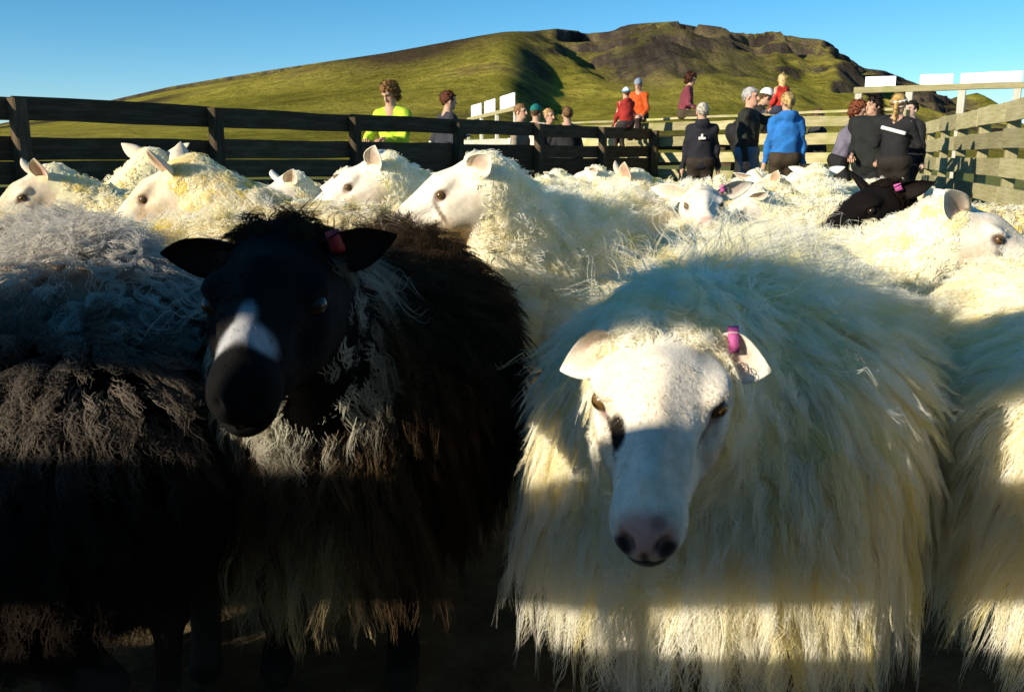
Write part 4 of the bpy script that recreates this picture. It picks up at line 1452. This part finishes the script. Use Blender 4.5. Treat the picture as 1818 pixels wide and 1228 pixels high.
    if fuzz:
        fm = np.clip(face, 0, 1) * (Ph[:, 0] < 0.235)
        for sy in (-1, 1):
            fm = fm * (np.linalg.norm(Ph - np.array([0.104, sy * 0.058, -0.035], np.float32), axis=1) > 0.021)
        cvec = lambda r_, n_: np.tile((f * 0.9), (len(r_), 1))
        vc = C.copy()

        def fcol(root, rng):
            # nearest vertex colour, coarse
            idx = np.nonzero(fm > 0.3)[0]
            out_ = np.empty((len(root), 3))
            for a_ in range(0, len(root), 400):
                dd_ = ((root[a_:a_ + 400, None] - V[None, idx]) ** 2).sum(2)
                out_[a_:a_ + 400] = vc[idx[dd_.argmin(1)]]
            return np.clip(out_ * (0.92 + 0.16 * rng.random((len(root), 1))) * (1 - 0.10 * np.array([[0, 0.5, 1.0]]) * rng.random((len(root), 1))), 0, 1)
        make_wool(o, V, Q, N, fm, np.full(len(V), 0.010, np.float32), fcol, fuzz, 6, max(0.00028, rad * 0.38) / scale, K=4, out=0.13, grav=0.0, wander=0.10, curl=0.0005,
                  spread=0.004, clump=0.2, comb=cvec, seed=seed + 50, name='face_hair', view=vw)
    return o


def copy_tree(o, label, x, y, heading, scale):
    n = o.copy()
    COL.objects.link(n)
    n.location = (x, y, 0)
    n.rotation_euler = (0, 0, math.radians(heading))
    n.scale = (scale,) * 3
    n['label'] = label
    for ch in o.children:
        k = ch.copy()
        COL.objects.link(k)
        k.parent = n
    return n


def place(px, py, d, heading, reach=0.56, scale=1.0, lat=0.0):
    """Body position and head offset for a sheep whose poll is seen at (px, py) at depth d."""
    p = at(px, py, d)
    a = math.radians(heading)
    hx, hy = reach * scale, lat * scale
    return dict(x=p.x - (hx * math.cos(a) - hy * math.sin(a)), y=p.y - (hx * math.sin(a) + hy * math.cos(a)), heading=heading, scale=scale,
                head=(reach, lat, p.z / scale))


def build_flock():
    # ---------------- the white ewe facing the camera
    def lenA(V, Ph, L):
        l = np.full(len(V), L)
        l *= 1 + 1.3 * sstep(0.50, 0.34, V[:, 2]) - 0.55 * sstep(0.58, 0.70, V[:, 2])
        return l
    mk = [((0.152, -0.037, -0.024), (0.022, 0.013, 0.014), (0.016, 0.013, 0.010), 1.0, 0.15), ((0.134, -0.046, -0.034), (0.013, 0.012, 0.009), (0.020, 0.016, 0.012), 0.9, 0.25), ((0.158, -0.034, -0.018), (0.008, 0.006, 0.008), (0.03, 0.022, 0.016), 0.9, 0.3),
          ((0.136, 0.046, -0.040), (0.022, 0.012, 0.007), (0.08, 0.05, 0.04), 0.75, 0.3),
          ((0.266, 0.0, -0.072), (0.016, 0.004, 0.014), (0.05, 0.03, 0.03), 0.8, 0.4),
          ((0.262, 0.024, -0.060), (0.014, 0.012, 0.014), (0.03, 0.022, 0.022), 0.95, 0.3), ((0.262, -0.024, -0.060), (0.014, 0.012, 0.014), (0.03, 0.022, 0.022), 0.95, 0.3),
          ((0.256, 0.0, -0.082), (0.022, 0.030, 0.008), (0.035, 0.025, 0.025), 0.9, 0.4),
          ((0.240, 0.004, -0.100), (0.018, 0.020, 0.006), (0.14, 0.10, 0.09), 0.6, 0.5), ((0.250, 0.012, -0.030), (0.008, 0.008, 0.007), (0.14, 0.08, 0.08), 0.6, 0.5)]
    sheep('large white long wooled ewe staring straight into the camera', **place(1182, 556, 0.99, -112, 0.60, 1.04), hyaw=9, hpitch=31, hroll=0, pal='white', fine=0.0042, coarse=0.022,
          locks=4600, per=18, rad=0.00042, wlen=0.105, wool_kw=dict(K=10, out=0.42, grav=0.34, wander=0.09, curl=0.0095, turns=2.6, spread=0.018, clump=0.7, lenvar=0.9), belly=0.07,
          ear_dir=((-0.05, 0.95, 0.05), (-0.05, -0.95, 0.02)), ear_n=((0.75, -0.1, 0.6), (0.8, 0.1, 0.5)), ear_len=0.060, ear_w=0.046, ear_droop=(0.30, 0.45), ear_f=0.036, tags=((0, M_TAG_PINK, 0.011),),
          markings=mk, len_field=lenA, seed=3, fuzz=4200, neck_r=1.12, head_short=0.45, wool_edge=0.050, back=-0.055, wisps=380)

    # ---------------- the black ewe
    def colB(root, rng):
        c = np.tile(np.array([[0.060, 0.038, 0.022]]), (len(root), 1)) * (0.6 + 0.9 * rng.random((len(root), 1)))
        thr = sstep(0.33, 0.43, root[:, 0]) * sstep(0.78, 0.68, root[:, 2]) * sstep(0.15, 0.09, np.abs(root[:, 1] - 0.005))
        tan = np.array([[0.97, 0.93, 0.77]])
        hbp = np.array([0.60, 0.03, 0.76])
        ruff = sstep(0.27, 0.19, np.linalg.norm(root - hbp, axis=1)) * sstep(0.0, 0.06, hbp[2] - root[:, 2]) * sstep(0.40, 0.46, root[:, 0]) * sstep(0.13, 0.09, root[:, 1])
        brown = np.array([[0.20, 0.135, 0.075]])
        light = thr * sstep(0.53, 0.60, root[:, 2]) * (0.45 + 0.45 * rng.random(len(root)))
        light = light * sstep(0.12, 0.06, np.abs(root[:, 1] - 0.01))
        light = np.maximum(light, ruff * (0.6 + 0.4 * rng.random(len(root))))
        mid = thr * (1 - light) * (0.4 + 0.6 * rng.random(len(root)))
        c = c * (1 - mid[:, None]) + brown * mid[:, None]
        c = c * (1 - light[:, None]) + tan * light[:, None]
        tuft = sstep(0.34, 0.40, root[:, 0]) * sstep(0.43, 0.38, root[:, 2]) * (np.abs(root[:, 1] + 0.01) < 0.065)
        tf = (tuft * (0.3 + 0.7 * rng.random(len(root))))[:, None]
        return c * (1 - tf) + np.array([[0.80, 0.66, 0.36]]) * tf

    def lenB(V, Ph, L):
        l = np.full(len(V), L)
        l *= 1 + 0.7 * sstep(0.30, 0.38, V[:, 0]) * sstep(0.50, 0.42, V[:, 2]) + 0.9 * sstep(0.46, 0.36, V[:, 2]) - 0.35 * sstep(0.60, 0.70, V[:, 2])
        return l
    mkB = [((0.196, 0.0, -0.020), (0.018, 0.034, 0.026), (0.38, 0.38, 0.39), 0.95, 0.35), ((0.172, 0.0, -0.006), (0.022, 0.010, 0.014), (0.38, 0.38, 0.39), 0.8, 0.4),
           ((0.250, 0.0, -0.055), (0.052, 0.07, 0.055), (0.004, 0.0035, 0.0035), 1.0, 0.08)]
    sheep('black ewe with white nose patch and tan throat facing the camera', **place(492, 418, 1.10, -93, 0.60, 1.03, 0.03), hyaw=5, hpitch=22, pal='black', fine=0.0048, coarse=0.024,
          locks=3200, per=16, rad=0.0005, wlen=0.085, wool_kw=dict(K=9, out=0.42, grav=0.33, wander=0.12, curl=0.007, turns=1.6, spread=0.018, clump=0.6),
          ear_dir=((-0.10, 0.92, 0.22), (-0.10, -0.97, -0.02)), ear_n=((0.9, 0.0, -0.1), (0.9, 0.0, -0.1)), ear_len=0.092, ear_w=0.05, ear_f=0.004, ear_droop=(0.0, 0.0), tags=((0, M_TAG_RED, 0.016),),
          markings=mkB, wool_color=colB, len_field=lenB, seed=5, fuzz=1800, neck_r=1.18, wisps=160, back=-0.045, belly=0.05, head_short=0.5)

    # ---------------- neighbours in the front row
    def colC(root, rng):
        return np.array([[0.70, 0.65, 0.57]]) * (0.8 + 0.25 * rng.random((len(root), 1)))
    sheep('curly grey sheep with its rump to us beside the black ewe', **place(66, 412, 2.18, 122, 0.58, 1.0), hyaw=35, hpitch=30, pal='grey', fine=0.010, coarse=0.026, locks=2400, per=13, rad=0.0007, wlen=0.07,
          wool_kw=dict(K=10, out=0.65, grav=0.22, wander=0.16, curl=0.014, turns=1.9, spread=0.012, clump=0.85), wool_color=colC, seed=8, wisps=150)

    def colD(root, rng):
        up_ = sstep(0.56, 0.70, root[:, 2])[:, None]  # grey fleece; the shade low on its sides is put into the fibre colour
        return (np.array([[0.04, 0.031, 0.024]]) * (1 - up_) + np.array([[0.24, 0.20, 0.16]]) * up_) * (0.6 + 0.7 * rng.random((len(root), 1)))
    sheep('greyish curly sheep with shade coloured into its lower wool, lower left corner', -0.90, 1.25, 176, 0.87, head=(0.58, 0.0, 0.80), hpitch=35, pal='dark', fine=0.012, coarse=0.026, locks=2200, per=14, rad=0.0006, wlen=0.10,
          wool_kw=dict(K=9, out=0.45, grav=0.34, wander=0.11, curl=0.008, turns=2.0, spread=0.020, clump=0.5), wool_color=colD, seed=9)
    sheep('white sheep cut off by the right edge beside the ewe', 0.96, 1.36, -86, 0.93, head=(0.60, 0.0, 0.74), hpitch=60, pal='white', fine=0.012, coarse=0.026, locks=2600, per=15, rad=0.0005, wlen=0.10,
          wool_kw=dict(K=9, out=0.42, grav=0.34, wander=0.09, curl=0.006, turns=1.4, spread=0.020, clump=0.5), seed=10, belly=0.04, len_field=lenA)

    mid = dict(K=7, out=0.62, grav=0.16, wander=0.20, curl=0.006, turns=1.2, spread=0.026, clump=0.45)
    # ---------------- second row
    sheep('white sheep in profile to the right, head cropped by the frame edge', **place(1712, 366, 2.25, -52, 0.56, 0.97), back=-0.06, hyaw=38, hpitch=28, pal='white', fine=0.007, locks=1900, per=12, rad=0.0010, wlen=0.046, wool_kw=mid, seed=12, fuzz=700, markings=[((0.135, -0.05, -0.066), (0.022, 0.03, 0.012), (0.25, 0.16, 0.09), 0.7, 0.5), ((0.19, -0.03, -0.075), (0.02, 0.02, 0.008), (0.30, 0.20, 0.13), 0.6, 0.5)],
          ear_dir=((-0.45, 0.85, 0.3), (-0.7, -0.70, 0.25)), ear_len=0.12)
    sheep('white sheep in profile with dark cheek line, nose over the black back', **place(828, 288, 2.42, 236, 0.58, 1.02), hyaw=-50, hpitch=31, pal='white', fine=0.006, locks=2400, per=12, rad=0.0010, wlen=0.053, wool_kw=mid, seed=13, fuzz=700,
          ear_dir=((-0.35, 0.80, 0.1), (-0.5, -0.85, 0.15)), ear_n=((0.5, 0.8, -0.1), (0.5, -0.8, -0.1)), ear_len=0.12,
          markings=[((0.124, 0.05, -0.070), (0.006, 0.03, 0.034), (0.13, 0.09, 0.05), 0.85, 0.35), ((0.124, -0.05, -0.070), (0.006, 0.03, 0.034), (0.13, 0.09, 0.05), 0.85, 0.35)])
    sheep('cream sheep in profile to the left, above the black ewe\'s pointed ear', **place(303, 296, 2.55, 186, 0.58, 1.0), hyaw=-4, hpitch=36, pal='cream', fine=0.006, locks=1900, per=12, rad=0.0010, wlen=0.037, wool_kw=dict(mid, curl=0.016, turns=2.2), seed=14, fuzz=700, markings=[((0.13, 0.05, -0.062), (0.03, 0.03, 0.02), (0.22, 0.14, 0.08), 0.7, 0.5), ((0.10, 0.05, -0.02), (0.05, 0.03, 0.01), (0.45, 0.33, 0.2), 0.6, 0.5)],
          ear_dir=((-0.1, 0.75, 0.65), (-0.3, -0.6, 0.75)), ear_n=((0.75, 0.55, -0.1), (0.6, -0.7, 0)), ear_len=0.11)
    sheep('shaggy lit back of a cream sheep behind the grey one', -0.97, 2.02, 168, 1.0, head=(0.60, 0.1, 0.72), hpitch=40, pal='cream', fine=0.012, locks=2000, per=12, rad=0.0009, wlen=0.053, wool_kw=dict(mid, curl=0.012, grav=0.25), seed=15)
    # ---------------- third row
    sheep('white sheep in profile with high shaggy poll before the boy in yellow', **place(655, 286, 3.10, 230, 0.58, 1.03), hyaw=-42, hpitch=32, pal='white', fine=0.007, locks=1500, per=11, rad=0.0013, wlen=0.053, wool_kw=mid, seed=16, fuzz=700, markings=[((0.125, 0.05, -0.075), (0.03, 0.03, 0.016), (0.30, 0.20, 0.11), 0.6, 0.6), ((0.02, 0.05, -0.09), (0.03, 0.03, 0.05), (0.42, 0.29, 0.15), 0.6, 0.6)],
          ear_dir=((-0.3, 0.75, 0.4), (-0.5, -0.8, 0.2)), ear_n=((0.6, 0.7, -0.1), (0.6, -0.7, 0)), ear_len=0.12)
    sheep('small white lamb face peering out low between two larger profiles', **place(498, 318, 3.55, 215, 0.52, 0.88), hyaw=0, hpitch=40, pal='white', fine=0.008, locks=800, per=9, rad=0.0016, wlen=0.031, wool_kw=mid, seed=17,
          ear_dir=((-0.2, 0.8, 0.45), (-0.3, -0.85, 0.3)), ear_len=0.12)
    sheep('black sheep in profile with pink ear tag near the right fence', **place(1560, 330, 2.95, 248, 0.54, 1.0), hyaw=-46, hpitch=26, pal='black', fine=0.007, locks=1300, per=11, rad=0.0012, wlen=0.037, wool_kw=dict(mid, curl=0.013), seed=18, fuzz=700,
          ear_dir=((-0.55, 0.85, 0.05), (-0.2, -0.8, 0.5)), tags=((0, M_TAG_PINK, 0.022),), ear_len=0.125)
    sheep('white faced young sheep with pink nostrils and pink tag, facing us', **place(1248, 334, 3.10, -98, 0.55, 0.96), hyaw=0, hpitch=14, pal='white', fine=0.0065, locks=1000, per=10, rad=0.0013, wlen=0.043, wool_kw=mid, seed=19, fuzz=700,
          ear_dir=((-0.25, 0.95, 0.25), (-0.25, -0.98, 0.10)), ear_n=((0.9, 0.1, -0.1), (0.9, -0.1, -0.1)), ear_len=0.135, tags=((0, M_TAG_PINK, 0.02),))
    nape = sheep('cream sheep with raised head seen from behind near the dark fence', **place(278, 268, 3.75, 20, 0.50, 0.98), hyaw=60, hpitch=20, pal='cream', fine=0.008, locks=900, per=10, rad=0.0015, wlen=0.031, wool_kw=mid, seed=20,
                 ear_dir=((-0.1, 0.9, 0.45), (-0.1, -0.9, 0.45)))
    sheep('dun sheep at the far left edge with its flank in shadow', **place(62, 306, 3.35, 196, 0.56, 1.0), hyaw=20, hpitch=38, pal='cream', fine=0.008, locks=1100, per=10, rad=0.0014, wlen=0.031, wool_kw=mid, seed=21, fuzz=700,
          ear_dir=((-0.1, 0.75, 0.65), (-0.1, -0.75, 0.65)))
    # ---------------- the rows behind, from a few prototypes
    far = dict(K=6, out=0.65, grav=0.14, wander=0.22, curl=0.006, turns=1.0, spread=0.032, clump=0.45)
    pA = sheep('white sheep back behind the profile ewe, under the boy in yellow', -0.30, 4.35, 170, 1.0, head=(0.52, 0.1, 0.80), hyaw=20, hpitch=45, pal='white', fine=0.010, locks=800, per=9, rad=0.0020, wlen=0.050, wool_kw=far, seed=30)
    pB = sheep('woolly cream sheep with upright ear in front of the pale topped fence', 0.98, 4.30, 200, 0.97, head=(0.54, 0.0, 0.84), hyaw=-15, hpitch=30, pal='cream', fine=0.010, locks=800, per=9, rad=0.0020, wlen=0.046, wool_kw=dict(far, curl=0.016), seed=31,
               ear_dir=((-0.1, 0.7, 0.7), (-0.2, -0.7, 0.7)))
    pC = sheep('white shaggy rump rising before the woman in blue', 1.64, 4.9, 75, 0.98, head=(0.56, 0.0, 0.84), hyaw=0, hpitch=30, pal='white', fine=0.011, locks=800, per=9, rad=0.0021, wlen=0.062, wool_kw=dict(far, out=0.95), seed=32)
    for src, lab, x, y, h, s in [
        (pB, 'cream sheep lying low behind the lamb face', -0.92, 4.55, 184, 0.95),
        (pA, 'white sheep with woolly head under the man\'s jeans', 1.58, 6.3, 255, 1.03),
        (pC, 'white back beside the dark fence, right of the raised head', -1.25, 4.75, 10, 1.0),
        (pA, 'white sheep mound before the dark fence end', 0.34, 4.75, 195, 1.05),
        (pC, 'white sheep between the mound and the upright ear', 0.72, 5.45, 160, 1.0),
        (pB, 'cream sheep in front of the person in lilac jumper', 1.84, 5.5, 215, 0.97),
        (pA, 'white back right behind the pink nosed face', 1.50, 4.15, 178, 0.97),
        (pB, 'cream sheep half hidden by the black profile', 2.15, 3.95, 190, 0.95),
        (pC, 'white sheep at the feet of the emblem jacket', 1.05, 6.3, 185, 1.02),
        (pA, 'white sheep farthest back by the blue jacket', 2.35, 6.6, 200, 1.0),
        (pB, 'cream sheep in the shade under the dark fence middle', -0.15, 5.6, 176, 0.95),
        (pA, 'white sheep deep in the left corner of the pen', -2.2, 5.0, 20, 0.95),
    ]:
        copy_tree(src, lab, x, y, h, s * 0.94)


build_people()
build_flock()


# ------------------------------------------------------------------ grass along the fences
def build_grass():
    rng = np.random.default_rng(4)
    n = 9000
    t = rng.random(n)
    side = rng.normal(0, 0.5, n)
    bx = 3.75 + (7.6 - 3.75) * t - 0.3 - np.abs(side)
    by = 5.2 + (17.6 - 5.2) * t
    n2 = 5000
    yy = 4 + 12 * rng.random(n2)
    bx = np.concatenate([bx, 0.706 * yy - 8.27 + rng.normal(0, 0.25, n2)])
    by = np.concatenate([by, yy])
    n += n2
    h = 0.07 + 0.12 * rng.random(n)
    a = rng.random(n) * 6.28
    w = 0.004 + 0.004 * rng.random(n)
    lean = rng.normal(0, 0.05, (n, 2))
    V = np.zeros((n, 5, 3), np.float32)
    dx, dy_ = np.cos(a) * w, np.sin(a) * w
    V[:, 0] = np.stack([bx - dx, by - dy_, np.full(n, -0.02)], 1)
    V[:, 1] = np.stack([bx + dx, by + dy_, np.full(n, -0.02)], 1)
    V[:, 2] = np.stack([bx + dx * 0.8 + lean[:, 0] * 0.4, by + dy_ * 0.8 + lean[:, 1] * 0.4, h * 0.55], 1)
    V[:, 3] = np.stack([bx - dx * 0.8 + lean[:, 0] * 0.4, by - dy_ * 0.8 + lean[:, 1] * 0.4, h * 0.55], 1)
    V[:, 4] = np.stack([bx + lean[:, 0], by + lean[:, 1], h], 1)
    base = np.arange(n)[:, None] * 5
    F = np.concatenate([base + np.array([[0, 1, 2]]), base + np.array([[0, 2, 3]]), base + np.array([[3, 2, 4]])])
    m, nt, b = new_mat('grass_blade')
    v = texco(nt, 'Object')
    n1 = noise(nt, 3.0, 3, 0.6, v)
    r = ramp(nt, [(0.3, (0.07, 0.12, 0.02)), (0.7, (0.16, 0.20, 0.045))])
    nt.links.new(n1.outputs[0], r.inputs[0])
    nt.links.new(r.outputs[0], b.inputs['Base Color'])
    b.inputs['Roughness'].default_value = 0.7
    o = obj('grass', np_mesh('grass', V.reshape(-1, 3), F, [m]))
    tag(o, 'green grass along the foot of the fences', 'grass', None, 'stuff')


build_grass()
